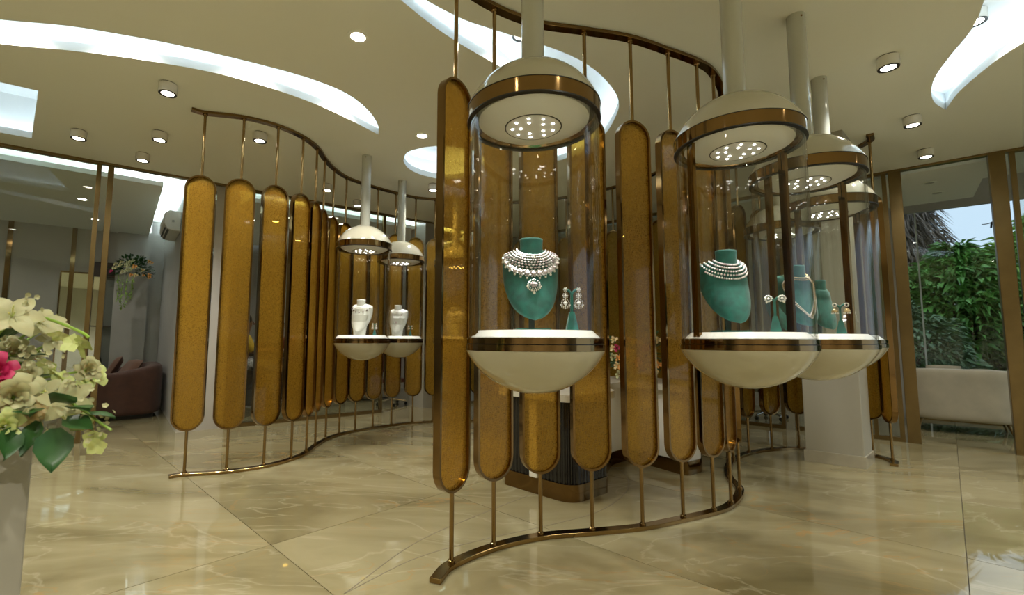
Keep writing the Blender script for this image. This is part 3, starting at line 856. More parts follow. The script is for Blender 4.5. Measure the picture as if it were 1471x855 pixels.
def place(t, v, off): return bust_pt(t, v, off)
def necklace(x, y, z, rz, kind, label, sc=1.0):
    t = thing('necklace', label, 'necklace', (x, y, z), rz)
    t.scale = (sc, sc, sc)
    g1, g2, pl, mt = B(), B(), B(), B()
    rr = random.Random(len(label))
    if kind == 'bib':
        for i, v in enumerate((0.030, 0.070, 0.110, 0.150, 0.190, 0.230)):
            n = 25 - i
            for k in range(n):
                u = (k / (n - 1) * 2 - 1)
                vv = v * (1.0 + 0.10 * math.cos(u * PI / 2))
                r = 0.0062 + 0.0006 * i
                (g1 if (k + i) % 3 else g2).gem(tuple(place(u * 0.98, vv, 0.0055)), r, 0.0065)
        n = 13
        for k in range(n):
            u = (k / (n - 1) * 2 - 1) * 0.88
            big = 0.6 + 0.4 * math.cos(u * PI / 2)
            v = 0.255 + 0.085 * math.cos(u * PI / 2)
            c = place(u, v, 0.008)
            g2.gem(tuple(c), 0.0125 * big + 0.002, 0.0155 * big)
            mt.gem(tuple(place(u, v, 0.0145)), 0.0058 * big, 0.0075 * big) if k % 2 == 0 else g1.gem(tuple(place(u, v, 0.0145)), 0.006 * big, 0.008)
            for j in range(10):
                a = 2 * PI * j / 10
                q = place(u + 0.105 * big * math.cos(a), v + 0.040 * big * math.sin(a), 0.007)
                g1.gem(tuple(q), 0.0048, 0.0055)
            if abs(u) > 0.08:
                pl.ball(tuple(place(u * 1.02, v + 0.062 * big + 0.004, 0.008)), 0.0055, 8, 6)
        # pendant
        for rad, n, r in ((0.020, 14, 0.0046), (0.012, 9, 0.0042)):
            for j in range(n):
                a = 2 * PI * j / n
                q = place(0, 0.475 + 0.0, 0.012); q.x += rad * 1.35 * math.cos(a); q.z += rad * math.sin(a)
                (g1 if rad > 0.015 else g2).gem(tuple(q), r, r)
        c = place(0, 0.475, 0.012); mt.gem((c.x, c.y - 0.004, c.z + 0.004), 0.006, 0.010)
        g2.gem((c.x, c.y + 0.003, c.z), 0.022, 0.016)
        for j in range(9):
            a = PI * (1.08 + 0.84 * j / 8)
            pl.ball((c.x + 0.033 * math.cos(a), c.y - 0.002, c.z - 0.004 + 0.026 * math.sin(a)), 0.0042, 8, 6)
        pl.ball((c.x, c.y, c.z - 0.040), 0.0075, 8, 6)
        g1.gem((c.x, c.y, c.z + 0.024), 0.005, 0.006)
    elif kind == 'choker':
        for i, v in enumerate((0.02, 0.085, 0.15, 0.215, 0.275)):
            n = 24
            for k in range(n):
                u = (k / (n - 1) * 2 - 1)
                vv = v * (1.0 + 0.08 * math.cos(u * PI / 2))
                lim = 0.99 if i < 4 else 0.7
                q = place(u * lim, vv, 0.005)
                (g1 if (k + i) % 4 else g2).gem(tuple(q), 0.0066, 0.0072)
    elif kind == 'haar':
        for k in range(64):
            s = k / 63 * 2 - 1
            u = math.copysign(1, s) * (0.58 * math.sin(min(1.0, abs(s) * 1.15) * PI / 2)) ; v = 0.72 * (1 - abs(s)) ** 0.8 + 0.02
            for j in range(3):
                q = place(u + 0.05 * (j - 1), v + 0.015 * (j - 1), 0.006)
                (g2 if j == 1 else pl).gem(tuple(q), 0.0058, 0.006)
        for k in range(20):
            u = (k / 19 * 2 - 1) * 0.98
            for v in (0.03, 0.08):
                g2.gem(tuple(place(u, v, 0.005)), 0.0055, 0.006)
    elif kind == 'drops':
        for k in range(22):
            u = (k / 21 * 2 - 1) * 0.9
            g1.gem(tuple(place(u, 0.10 + 0.05 * math.cos(u * PI / 2), 0.004)), 0.004, 0.005)
        for k in range(7):
            u = (k / 6 * 2 - 1) * 0.75
            v = 0.20 + 0.10 * math.cos(u * PI / 2)
            q = place(u, v, 0.006)
            g2.gem(tuple(q), 0.012, 0.013)
            for j in range(6):
                a = 2 * PI * j / 6
                g1.gem((q.x + 0.012 * math.cos(a), q.y - 0.003, q.z + 0.012 * math.sin(a)), 0.004, 0.004)
            g1.gem((q.x, q.y, q.z + 0.02), 0.004, 0.006)
    elif kind == 'pendant':
        for s in (-1, 1):
            for k in range(20):
                f = k / 19
                g2.gem(tuple(place(s * (0.50 * (1 - f) ** 0.8 + 0.03), 0.12 + 0.34 * f, 0.005)), 0.0046, 0.0055)
        c = place(0, 0.52, 0.008)
        for j in range(12):
            a = 2 * PI * j / 12
            g1.gem((c.x + 0.022 * math.cos(a), c.y - 0.002, c.z + 0.022 * math.sin(a)), 0.0065, 0.0065)
        g2.gem(tuple(c), 0.018, 0.018); pl.ball((c.x, c.y, c.z - 0.034), 0.007, 8, 6)
    gold = kind in ('haar',)
    if g1.v: part('diamond_setting', g1, M_GOLDJ if gold else M_GEM, t, 0)
    if g2.v: part('stone_setting', g2, M_GOLDJ if gold else (mat('dark_garnet', (0.20, 0.13, 0.13), 0.2, 0.5) if kind in ('drops',) else M_GEMP), t, 0)
    if pl.v: part('pearl_drop', pl, M_PEARL, t, 50)
    if mt.v: part('mint_stone', mt, M_MINT, t, 0)
    return t

ES = {}
def es_meshes():
    b = B(); 
    vs = [(-0.026, -0.022, 0), (0.026, -0.022, 0), (0.026, 0.022, 0), (-0.026, 0.022, 0), (-0.010, -0.009, 0.082), (0.010, -0.009, 0.082), (0.010, 0.009, 0.082), (-0.010, 0.009, 0.082)]
    b.add(vs, [(3, 2, 1, 0), (4, 5, 6, 7), (0, 1, 5, 4), (1, 2, 6, 5), (2, 3, 7, 6), (3, 0, 4, 7)])
    ES['foot'] = b.mesh('foot', M_GREEN, 0)
    b = B().box((0, 0, 0.125), (0.011, 0.009, 0.088)); ES['stem'] = b.mesh('stem', M_GREEN, 0)
    b = B()
    for s in (-1, 1):
        b.tube([(0, 0, 0.160), (s * 0.010, 0, 0.172), (s * 0.028, 0, 0.184)], 0.0055, 8)
    ES['arm'] = b.mesh('arm', M_GREEN)
es_meshes()
def earring_stand(x, y, z, rz, label, kind, elabel, sc=1.0):
    t = thing('earring_stand', label, 'stand', (x, y, z), rz); t.scale = (sc,) * 3
    for k in ('foot', 'stem', 'arm'): link(k, ES[k], t)
    for s in (-1, 1):
        e = thing('earring', elabel, 'earring', (x + s * 0.029 * sc * math.cos(rz), y + s * 0.029 * sc * math.sin(rz) - 0.006 * sc, z + 0.182 * sc), rz, 'pair: ' + elabel[:24]); e.scale = (sc,) * 3
        a, c = B(), B()
        if kind == 'long':
            for zc, r, n in ((-0.004, 0.007, 6), (-0.030, 0.010, 8), (-0.062, 0.0165, 12)):
                a.gem((0, -0.006, zc), r * 0.72, r * 0.8)
                for j in range(n):
                    q = 2 * PI * j / n
                    (a if j % 2 else c).gem((r * math.cos(q), -0.004, zc + r * math.sin(q)), 0.0036, 0.004)
            for j in range(7):
                q = PI * (1.1 + 0.8 * j / 6)
                c.ball((0.021 * math.cos(q), -0.004, -0.064 + 0.021 * math.sin(q)), 0.003, 6, 5)
        elif kind == 'stud':
            for j in range(9):
                q = 2 * PI * j / 9
                a.gem((0.014 * math.cos(q), -0.006, -0.012 + 0.014 * math.sin(q)), 0.0066, 0.006)
            a.gem((0, -0.010, -0.012), 0.009, 0.008); c.gem((s * 0.008, -0.006, -0.03), 0.006, 0.007)
        else:
            for j in range(7):
                q = 2 * PI * j / 7
                c.gem((0.009 * math.cos(q), -0.005, -0.006 + 0.009 * math.sin(q)), 0.0046, 0.005)
            a.lathe([(0.017, -0.052), (0.0175, -0.045), (0.013, -0.032), (0.004, -0.024), (0.0005, -0.022)], 12)
            for j in range(9):
                q = 2 * PI * j / 9
                c.ball((0.016 * math.cos(q), 0.016 * math.sin(q), -0.056), 0.0036, 6, 5)
        part('setting', a, M_GOLDJ if kind == 'jhumka' else M_GEM, e, 0)
        part('stone', c, M_PEARL, e, 0)
    return t

PZ = 1.24
P1, P2, P3, P4, P5 = (0.245, 2.12), (1.357, 2.388), (2.06, 2.88), (2.74, 3.61), (2.86, 4.36)
PA, PB, PC = (-1.33, 5.25), (-1.06, 6.10), (-0.34, 6.42)
pod(*P1, 'cream and glass display pod in front of the screen end, holding the bib-necklace bust')
pod(*P2, 'cream and glass display pod holding the emerald bust with a layered diamond choker')
pod(*P3, 'cream and glass display pod by the square column, holding the bust with long gold necklace')
pod(*P4, 'cream and glass display pod half hidden between the gold-necklace pod and the column')
pod(*P5, 'small-looking display pod set deep in the bend of the S-curved screen')
pod(*PA, 'display pod holding the white bust with a row of dark drop stones')
pod(*PB, 'display pod holding the white bust with a V-shaped pendant chain')
pod(*PC, 'display pod seen dimly through the end panel of the S-curved screen')

bust(P1[0] - 0.005, P1[1] + 0.03, PZ, R(2), 'emerald velvet bust facing out with a wide bib necklace and pendant', 'g', 0.99)
necklace(P1[0] - 0.005, P1[1] + 0.03, PZ, R(2), 'bib', 'wide diamond bib necklace with mint stones, pearls and a fan pendant', 0.99)
earring_stand(0.405, 2.065, PZ, R(0), 'emerald velvet earring stand beside the bib-necklace bust', 'long', 'long diamond chandelier earring beside the bib-necklace bust', 1.02)
bust(P2[0] - 0.055, P2[1] + 0.03, PZ, R(2), 'emerald velvet bust turned sideways with a layered diamond choker', 'g', 0.99)
necklace(P2[0] - 0.055, P2[1] + 0.03, PZ, R(2), 'choker', 'layered white diamond choker high on the turned emerald bust', 0.99)
earring_stand(1.475, 2.33, PZ, R(-30), 'emerald velvet earring stand beside the layered-choker bust', 'stud', 'swirl cluster diamond earring beside the layered-choker bust', 1.0)
bust(P3[0] - 0.055, P3[1] + 0.03, PZ, R(3), 'emerald velvet bust turned sideways with a long gold necklace', 'g', 0.99)
necklace(P3[0] - 0.055, P3[1] + 0.03, PZ, R(3), 'haar', 'long pale gold and pearl necklace hanging in a U', 0.99)
earring_stand(2.165, 2.80, PZ, R(-35), 'emerald velvet earring stand beside the long-gold-necklace bust', 'jhumka', 'pale gold bell earring with pearl fringe', 1.0)
earring_stand(2.90, 3.66, PZ, R(-38), 'emerald earring stand in the half-hidden pod by the column', 'long', 'diamond drop earring in the half-hidden pod by the column', 1.0)
bust(P4[0] - 0.06, P4[1] + 0.03, PZ, R(10), 'emerald velvet bust in the half-hidden pod by the column', 'g', 0.99)
bust(P5[0], P5[1] + 0.02, PZ, R(10), 'emerald velvet bust in the pod deep in the screen bend', 'g', 0.99)
for (x, y), rz, kd, l1, l2, l3, l4, ek in (
    (PA, -10, 'drops', 'white bust with a necklace of round dark drops', 'fine necklace with a row of round dark drops on white bust', 'small green earring stand beside the dark-drop white bust', 'pink and white drop earring beside the dark-drop bust', 'long'),
    (PB, -8, 'pendant', 'white bust wearing a V-shaped chain with round pendant', 'V-shaped chain necklace with a round flower pendant', 'small green earring stand beside the V-chain white bust', 'silver cluster earring beside the V-chain bust', 'jhumka'),
    (PC, -5, 'drops', 'white bust seen dimly through the mesh of the end panel', 'fine necklace on the bust behind the end panel', 'small green earring stand behind the end panel', 'small earring behind the end panel', 'long')):
    bust(x - 0.03, y, PZ, R(rz), l1, 'w', 0.92)
    necklace(x - 0.03, y, PZ, R(rz), kd, l2, 0.92)
    earring_stand(x + 0.15, y - 0.05, PZ, R(rz), l3, ek, l4, 0.72)

# ------------------------------------------------------------------ counter behind the S-curved screen
def round_corners(pts, rads, seg=7):
    out = []; n = len(pts)
    for i, p in enumerate(pts):
        p = Vector(p); a = Vector(pts[i - 1]); c = Vector(pts[(i + 1) % n]); r = rads[i]
        if r <= 0: out.append(tuple(p)); continue
        d1, d2 = (a - p).normalized(), (c - p).normalized()
        p1, p2 = p + d1 * r, p + d2 * r
        for k in range(seg + 1):
            t = k / seg
            q = p1 * (1 - t) ** 2 + p * 2 * t * (1 - t) + p2 * t * t
            out.append((q.x, q.y))
    return out
def resample(pts, step):
    out = []; n = len(pts)
    for i in range(n):
        a, c = Vector(pts[i]), Vector(pts[(i + 1) % n]); m = max(1, round((c - a).length / step))
        for k in range(m): out.append(tuple(a + (c - a) * (k / m)))
    return out
ct = thing('service_counter', 'service counter with black fluted end, bronze plinth and white stone top', 'counter', (0, 0, 0))
ped = ccw(round_corners([(0.20, 4.02), (0.68, 3.53), (1.02, 3.82), (0.56, 4.34)], [0.05, 0.13, 0.05, 0.05]))
part('plinth', B().prism(offset(ped, 0.012), 0.0, 0.125), M_BRONZE, ct, 30)
fl_pts = resample(ped, 0.009)
flute = []
for i, p in enumerate(offset(fl_pts, -0.004)):
    q = offset(fl_pts, 0.008)[i] if False else p
    flute.append(q)
outp = offset(fl_pts, 0.007)
flute = [outp[i] if i % 4 in (0, 1) else flute[i] for i in range(len(flute))]
part('fluted_body', B().prism(flute, 0.125, 0.735), mat('black_lacquer', (0.010, 0.010, 0.012), 0.25, coat=0.4), ct, 30)
d = Vector((0.68 - 0.20, 3.53 - 4.02)).normalized(); nrm = Vector((d.y, -d.x))
c0 = Vector((0.20, 4.02)) + d * 0.33
part('white_strip', B().box((c0.x + nrm.x * 0.005, c0.y + nrm.y * 0.005, 0.43), (0.075, 0.03, 0.61), math.atan2(d.y, d.x)), M_WHITE, ct, 0)
body = round_corners([(0.62, 4.36), (1.02, 4.05), (1.26, 4.62), (1.47, 4.80), (1.64, 4.60), (1.84, 4.26), (2.06, 4.42), (2.10, 4.75), (1.86, 5.20), (1.30, 5.30), (0.80, 4.95)], [0.03, 0.08, 0.1, 0.1, 0.1, 0.06, 0.08, 0.1, 0.1, 0.1, 0.1])
part('white_body', B().prism(body, 0.12, 0.735), M_WHITE, ct, 30)
part('plinth', B().prism(offset(ccw(body), 0.01), 0.0, 0.12), M_BRONZE, ct, 30)
top = round_corners([(0.14, 4.02), (0.68, 3.46), (1.10, 3.82), (1.10, 4.2), (1.30, 4.56), (1.47, 4.70), (1.60, 4.54), (1.82, 4.19), (2.08, 4.36), (2.13, 4.76), (1.88, 5.26), (1.28, 5.36), (0.70, 5.0), (0.5, 4.42)], [0.05, 0.14, 0.08, 0.1, 0.1, 0.1, 0.1, 0.06, 0.08, 0.1, 0.1, 0.1, 0.1, 0.05])
bevel(part('worktop', B().prism(top, 0.735, 0.79), mat('white_stone', (0.66, 0.63, 0.54), 0.12, var=0.06, scale=3), ct, 30), 0.006)

# ------------------------------------------------------------------ flowers
def frame_to(dirv):
    z = Vector(dirv).normalized(); x = z.orthogonal().normalized(); y = z.cross(x)
    return Matrix((x, y, z)).transposed().to_4x4()
def rose(b, c, dirv, r, rr, petals=16, lay=4):
    M = Matrix.Translation(Vector(c)) @ frame_to(dirv)
    for k in range(petals):
        f = k / (petals - 1)
        a0 = k * 2.39996 + rr.uniform(-.2, .2)
        rad = r * (0.12 + 0.62 * f); hgt = r * (0.95 - 0.35 * f); wdt = 1.5 - 0.5 * f
        opn = 0.15 + 1.0 * f
        def fn(u, v, a0=a0, rad=rad, hgt=hgt, wdt=wdt, opn=opn):
            a = a0 + (u - 0.5) * wdt * (0.5 + 0.5 * math.sin(PI * min(1, v * 0.9 + 0.1)))
            q = rad * (0.35 + 0.65 * v ** 0.7) + r * 0.35 * opn * v ** 3 * 0.8
            z = hgt * (v - 0.30) - r * 0.30 * opn * v ** 4 - 0.08 * r * abs(u - .5) * 2 * v
            return (q * math.cos(a), q * math.sin(a), z)
        st = len(b.v)
        b.grid(fn, 4, lay + 1)
        b.xf(M, st)
def lily(b, c, dirv, r, rr, n=6, curl=0.5, wid=0.30):
    M = Matrix.Translation(Vector(c)) @ frame_to(dirv)
    for k in range(n):
        a0 = 2 * PI * k / n + rr.uniform(-.15, .15)
        rl = r * rr.uniform(0.85, 1.1)
        def fn(u, v, a0=a0, rl=rl):
            w_ = wid * r * math.sin(PI * min(1, 0.08 + 0.92 * v)) ** 0.8 * (u - 0.5) * 2
            q = rl * v
            z = rl * (0.55 * v - curl * v * v) + 0.25 * abs(u - .5) * r * (1 - v) * 0.6
            return (q * math.cos(a0) - w_ * math.sin(a0), q * math.sin(a0) + w_ * math.cos(a0), z)
        st = len(b.v); b.grid(fn, 4, 6); b.xf(M, st)
def leaf(b, c, dirv, ln, wd, rr, droop=0.3):
    d = Vector(dirv).normalized(); side = d.cross(Vector((0, 0, 1)))
    if side.length < 1e-3: side = Vector((1, 0, 0))
    side.normalize(); side = (Matrix.Rotation(rr.uniform(-.7, .7), 3, d) @ side); up = side.cross(d)
    c = Vector(c)
    def fn(u, v):
        w_ = wd * math.sin(PI * (0.04 + 0.96 * v) ** 0.8) * (u - 0.5) * 2
        return tuple(c + d * (ln * v) + side * w_ + up * (abs(u - .5) * wd * 0.6) - Vector((0, 0, 1)) * (droop * ln * v * v))
    b.grid(fn, 3, 5)
def sprig(b, c, n, rad, r, rr):
    for _ in range(n):
        p = Vector(c) + Vector((rr.gauss(0, rad), rr.gauss(0, rad), rr.gauss(0, rad)))
        b.gem(tuple(p), r, r)

# big bouquet on the white plinth
pd = B().prism([(-0.25, 0), (0, -0.25), (0.25, 0), (0, 0.25)], 0.0, 0.95)
po = tag(bevel(part('plinth_block', pd, mat('white_plinth', (0.30, 0.285, 0.235), 0.4), None, 0, (-1.345, 1.17, 0)), 0.004), 'plain white plinth block carrying the large flower bouquet', 'plinth')
fq = random.Random(11)
bq = thing('flower_bouquet', 'large bouquet of white lilies and roses with one magenta rose on white plinth', 'flowers', (-1.37, 1.17, 0.951))
def bl(p): return (p[0] + 1.37, p[1] - 1.17, p[2] - 0.951)
vb = B().lathe([(0.0005, 0.0), (0.09, 0.0), (0.11, 0.03), (0.105, 0.06), (0.0005, 0.06)], 24, (0.04, -0.04, 0)); part('dish', vb, M_WHITE, bq)
core = Vector((0.06, -0.02, 0.08))
FL = [('l', -1.106, 1.10, 1.249, 0.066), ('l', -1.119, 1.18, 1.236, 0.055), ('p', -1.09, 1.06, 1.124, 0.046), ('w', -1.084, 1.12, 1.105, 0.042), ('w', -1.045, 1.06, 1.068, 0.054), ('w', -1.12, 1.05, 1.062, 0.05),
      ('c', -1.022, 1.08, 1.027, 0.038), ('g', -1.042, 1.04, 1.003, 0.046), ('l', -0.979, 1.12, 1.05, 0.055), ('l', -1.02, 1.10, 1.073, 0.042), ('w', -1.219, 1.15, 1.226, 0.055), ('w', -1.14, 1.08, 0.99, 0.05),
      ('l', -1.098, 1.20, 1.192, 0.042), ('w', -1.154, 1.16, 1.166, 0.045), ('c', -1.25, 1.1, 1.12, 0.05), ('w', -1.3, 1.05, 1.05, 0.05), ('w', -1.35, 1.2, 1.2, 0.05), ('l', -1.4, 1.15, 1.28, 0.06), ('w', -1.5, 1.2, 1.1, 0.05),
      ('p', -1.45, 1.05, 1.1, 0.045), ('w', -1.25, 1.3, 1.15, 0.05), ('g', -1.05, 1.27, 1.1, 0.045), ('l', -1.2, 1.3, 1.24, 0.05), ('w', -1.0, 1.2, 1.12, 0.035)]
stems = B()
for k, x, y, z, r in FL:
    p = Vector(bl((x, y, z))); dv = (p - core); dv = (dv.normalized() + Vector((0.25, -0.75, 0.15))).normalized()
    b = B()
    if k == 'l':
        lily(b, tuple(p), dv, r, fq); o = part('lily', b, M_PETALW, bq, 60)
        cb = B()
        for q in range(5): cb.cyl(tuple(p), tuple(p + (dv + Vector((fq.uniform(-.3, .3), fq.uniform(-.3, .3), fq.uniform(-.3, .3)))) * r * 0.5), 0.0012, seg=5)
        part('stamen', cb, M_PETALG, o)
    else:
        rose(b, tuple(p), dv, r, fq, 18); part('rose', b, {'w': M_PETALW, 'c': M_PETALC, 'g': M_PETALG, 'p': M_PETALP}[k], bq, 60)
    stems.tube([tuple(core), tuple(core.lerp(p, 0.6) + Vector((0, 0, 0.01))), tuple(p - dv * r * 0.2)], 0.003, 5)
for pts, r in (([(-1.25, 1.15, 1.15), (-1.189, 1.15, 1.277), (-1.119, 1.15, 1.26), (-1.048, 1.15, 1.24), (-0.981, 1.15, 1.213), (-0.963, 1.15, 1.201)], 0.0035),
               ([(-1.2, 1.14, 1.08), (-1.04, 1.12, 1.077), (-0.98, 1.12, 1.053), (-0.937, 1.12, 1.029), (-0.894, 1.12, 1.0), (-0.868, 1.12, 0.984)], 0.003)):
    stems.tube([tuple(p) for p in crom([bl(p) for p in pts], 6)], r, 6)
part('stem', stems, M_LEAF2, bq, 50)
for x, y, z in [(-1.032, 1.15, 1.209), (-1.001, 1.15, 1.186), (-0.967, 1.15, 1.192), (-0.97, 1.15, 1.170), (-1.056, 1.15, 1.133), (-1.029, 1.15, 1.116), (-1.019, 1.15, 1.094), (-0.965, 1.13, 1.013), (-0.947, 1.13, 1.0), (-0.907, 1.12, 0.968), (-0.897, 1.12, 0.95), (-0.99, 1.14, 1.075)]:
    b = B(); lily(b, bl((x, y, z)), (fq.uniform(-.5, 1), -0.6, fq.uniform(-.9, .2)), 0.026, fq, 5, 0.2, 0.45); part('orchid_bud', b, M_PETALG, bq, 60)
lb = []
for k in range(210):
    a = fq.uniform(0, 2 * PI); e = fq.uniform(-0.15, 1.1)
    dv = Vector((math.cos(a) * math.cos(e), math.sin(a) * math.cos(e), math.sin(e)))
    st = core + Vector((dv.x * 0.12, dv.y * 0.12, dv.z * 0.13)) * fq.uniform(0.5, 1.45)
    b = B(); leaf(b, tuple(st), dv, fq.uniform(0.06, 0.11), fq.uniform(0.012, 0.026), fq, 0.3); part('leaf', b, M_LEAF if k % 5 else M_LEAF2, bq, 60)
for (x, y, z), dv, ln, wd in [((-0.965, 1.08, 0.995), (0.15, -0.2, -1), 0.085, 0.036), ((-1.0, 1.08, 1.01), (0.0, -0.3, -0.5), 0.07, 0.024), ((-0.95, 1.1, 1.035), (0.7, -0.3, 0.1), 0.075, 0.028), ((-0.98, 1.08, 1.05), (0.8, -0.3, 0.25), 0.09, 0.026),
                              ((-0.96, 1.1, 1.01), (0.9, -0.2, -0.1), 0.085, 0.024), ((-1.03, 1.05, 1.0), (0.3, -0.5, -0.6), 0.07, 0.024), ((-1.02, 1.07, 1.03), (0.5, -0.5, 0.1), 0.08, 0.028), ((-0.93, 1.12, 1.02), (1, 0, 0.0), 0.07, 0.018)]:
    b = B(); leaf(b, bl((x, y, z)), dv, ln, wd, fq, 0.15); part('leaf', b, M_LEAF, bq, 60)
b = B()
for x, y, z in [(-1.09, 1.12, 1.29), (-1.07, 1.12, 1.16), (-1.03, 1.12, 1.14), (-0.98, 1.12, 1.09), (-0.955, 1.12, 1.05), (-0.9, 1.12, 1.02), (-0.9, 1.12, 0.975), (-1.0, 1.1, 0.99), (-1.1, 1.1, 1.18), (-1.13, 1.1, 1.19)]:
    for _ in range(7):
        p = Vector(bl((x, y, z))) + Vector((fq.gauss(0, 0.016), fq.gauss(0, 0.016), fq.gauss(0, 0.014)))
        lily(b, tuple(p), (fq.uniform(-1, 1), -1, fq.uniform(-1, 1)), 0.007, fq, 5, 0.1, 0.5)
o = part('filler_blossom', b, M_PETALW, bq, 60); o['kind'] = 'stuff'

def arrangement(name, label, loc, rz, size, flowers, trail=(), seed=3, cols=(M_PETALW, M_PETALC, M_PETALO, M_PETALP), vase=True, nleaf=150, side=None):
    q = random.Random(seed)
    t = thing(name, label, 'flowers', loc, rz)
    if vase: part('pot', B().lathe([(0.0005, 0), (0.07, 0), (0.085, 0.05), (0.08, 0.07), (0.0005, 0.07)], 20), M_WHITE, t)
    sx, sy, sz = size
    lv = B()
    for _ in range(nleaf):
        a = q.uniform(0, 2 * PI); e = math.asin(q.uniform(-0.35, 1))
        d = Vector((math.cos(a) * math.cos(e), math.sin(a) * math.cos(e), math.sin(e)))
        k = q.uniform(0.45, 0.95)
        leaf(lv, (d.x * sx * k, d.y * sy * k, sz * 0.35 + d.z * sz * 0.62 * k), d + Vector((0, 0, 0.2)), q.uniform(0.06, 0.12), q.uniform(0.012, 0.024), q)
    o = part('foliage', lv, M_LEAF, t, 60); o['kind'] = 'stuff'
    for x, z, r, ci in flowers:
        yy = -sy * math.sqrt(max(0.05, 1 - (x / sx) ** 2 * 0.8))
        b = B(); rose(b, (x, yy, z), (x * 1.5, -1, 0.3), r, q, 10, 3); part('rose', b, cols[ci], t, 60)
    for x, z, ln in trail:
        b = B(); p = Vector((x, -sy * 0.9, z)); pts = [p + Vector((q.uniform(-.02, .02), -0.02, -ln * k / 5)) for k in range(6)]
        b.tube([tuple(v) for v in pts], 0.004, 5)
        for v in pts[1:]:
            for _ in range(6): leaf(b, tuple(v + Vector((q.uniform(-.01, .01), 0, q.uniform(-.04, .04)))), (q.uniform(-1, 1), -0.6, q.uniform(-1, 0.2)), 0.05, 0.012, q)
        part('trailing_spray', b, M_LEAF2, t, 60)
    return t
fr = random.Random(5)
arrangement('flower_arrangement', 'low arrangement of yellow, orange and white roses on the service counter', (1.66, 4.95, 0.79), R(-15), (0.34, 0.20, 0.62),
            [(fr.uniform(-0.27, 0.27), fr.uniform(0.06, 0.42), fr.uniform(0.036, 0.052), fr.choice((0, 0, 1, 1, 2, 2, 3))) for _ in range(40)], (), 4)
p = Lp(0.88, LB - 0.30)
arrangement('wall_bouquet', 'hanging bouquet of white and orange roses with trailing sprays high on lounge wall', (p.x, p.y, 2.32), AL, (0.33, 0.24, 0.50),
            [(fr.uniform(-0.34, 0.0), fr.uniform(0.05, 0.35), fr.uniform(0.03, 0.045), 0) for _ in range(20)] + [(fr.uniform(-0.1, 0.3), fr.uniform(0.05, 0.4), fr.uniform(0.03, 0.05), fr.choice((1, 2, 2))) for _ in range(12)] + [(-0.32, 0.12, 0.035, 3)],
            [(-0.2, 0.05, 0.45), (-0.08, 0.05, 0.55), (0.0, 0.05, 0.4), (-0.14, 0.05, 0.6)], 6, vase=False, nleaf=260)

# ------------------------------------------------------------------ sofas
def tub(b, path, heights, th, z0, sec=10):
    """thick rounded wall swept along a 2D path with varying top height"""
    n = len(path); vs = []; fs = []
    m = 4 * sec
    for i in range(n):
        a, c = Vector(path[max(i - 1, 0)]), Vector(path[min(i + 1, n - 1)])
        t = (c - a).normalized(); nn = Vector((-t.y, t.x)); p = Vector(path[i]); h = heights[i]
        zc, hz = (z0 + h) / 2, (h - z0) / 2
        for k in range(m):
            an = 2 * PI * k / m
            cx, sz_ = math.cos(an), math.sin(an)
            ex = math.copysign(abs(cx) ** 0.45, cx) * th / 2; ez = math.copysign(abs(sz_) ** 0.28, sz_) * hz
            q = p + nn * ex
            vs.append((q.x, q.y, zc + ez))
    for i in range(n - 1):
        for k in range(m):
            l = (k + 1) % m
            fs.append((i * m + k, i * m + l, (i + 1) * m + l, (i + 1) * m + k))
    fs += [tuple(range(m))[::-1], tuple(range((n - 1) * m, n * m))]
    return b.add(vs, fs)
def cushion(b, c, sx, sy, th, M):
    def fn(u, v, s):
        x, y = u * 2 - 1, v * 2 - 1
        return (x * sx / 2 * (1 - 0.06 * y * y), y * sy / 2 * (1 - 0.06 * x * x), s * th / 2 * (max(0, (1 - x ** 4) * (1 - y ** 4))) ** 0.55)
    st = len(b.v)
    b.grid(lambda u, v: fn(u, v, 1), 11, 11); b.grid(lambda u, v: fn(1 - u, v, -1), 11, 11)
    b.xf(Matrix.Translation(Vector(c)) @ M, st)
def sofa(name, label, loc, rz, wd, dp, back_h, arm_h, m, cush, legs, z0, taper=0.0):
    t = thing(name, label, 'sofa', loc, rz)
    x, y = wd / 2 - 0.10, dp / 2 - 0.10
    ctl = [(-x - 0.0, -y * 0.75), (-x, 0.0), (-x * 0.96, y * 0.62), (-x * 0.72, y * 0.96), (-x * 0.3, y), (x * 0.3, y), (x * 0.72, y * 0.96), (x * 0.96, y * 0.62), (x, 0.0), (x, -y * 0.75)]
    path = [tuple(p) for p in crom(ctl, 5)]
    hs = []
    for px, py in path:
        f = max(0.0, min(1.0, (py + y * 0.75) / (y * 1.75)))
        hs.append(arm_h + (back_h - arm_h) * f ** 1.2)
    part('back_and_arms', tub(B(), path, hs, 0.20, z0), m, t, 50)
    st = B().prism(round_corners([(-x, -y - 0.08), (x, -y - 0.08), (x, y), (-x, y)], [0.12, 0.12, 0.1, 0.1]), z0 + 0.01, 0.36)
    bevel(part('seat_base', st, m, t, 30), 0.02, 3)
    sc = B().prism(round_corners([(-x + 0.08, -y - 0.10), (x - 0.08, -y - 0.10), (x - 0.08, y - 0.06), (-x + 0.08, y - 0.06)], [0.1, 0.1, 0.05, 0.05]), 0.361, 0.46)
    bevel(part('seat_cushion', sc, m, t, 30), 0.03, 3)
    if legs:
        for sx in (-1, 1):
            for sy in (-1, 1):
                b = B().cyl((sx * (x - 0.06), sy * (y - 0.06), z0 + 0.01), (sx * (x - 0.01), sy * (y - 0.01), 0.0), 0.020, 0.012, 10); part('leg', b, M_DARKBRASS, t)
    else:
        part('plinth_base', B().prism(round_corners([(-x + .03, -y), (x - .03, -y), (x - .03, y), (-x + .03, y)], [0.1] * 4), 0.0, z0 + 0.02), M_BLACK, t, 30)
    return t
p = Lp(0.82, 2.25)
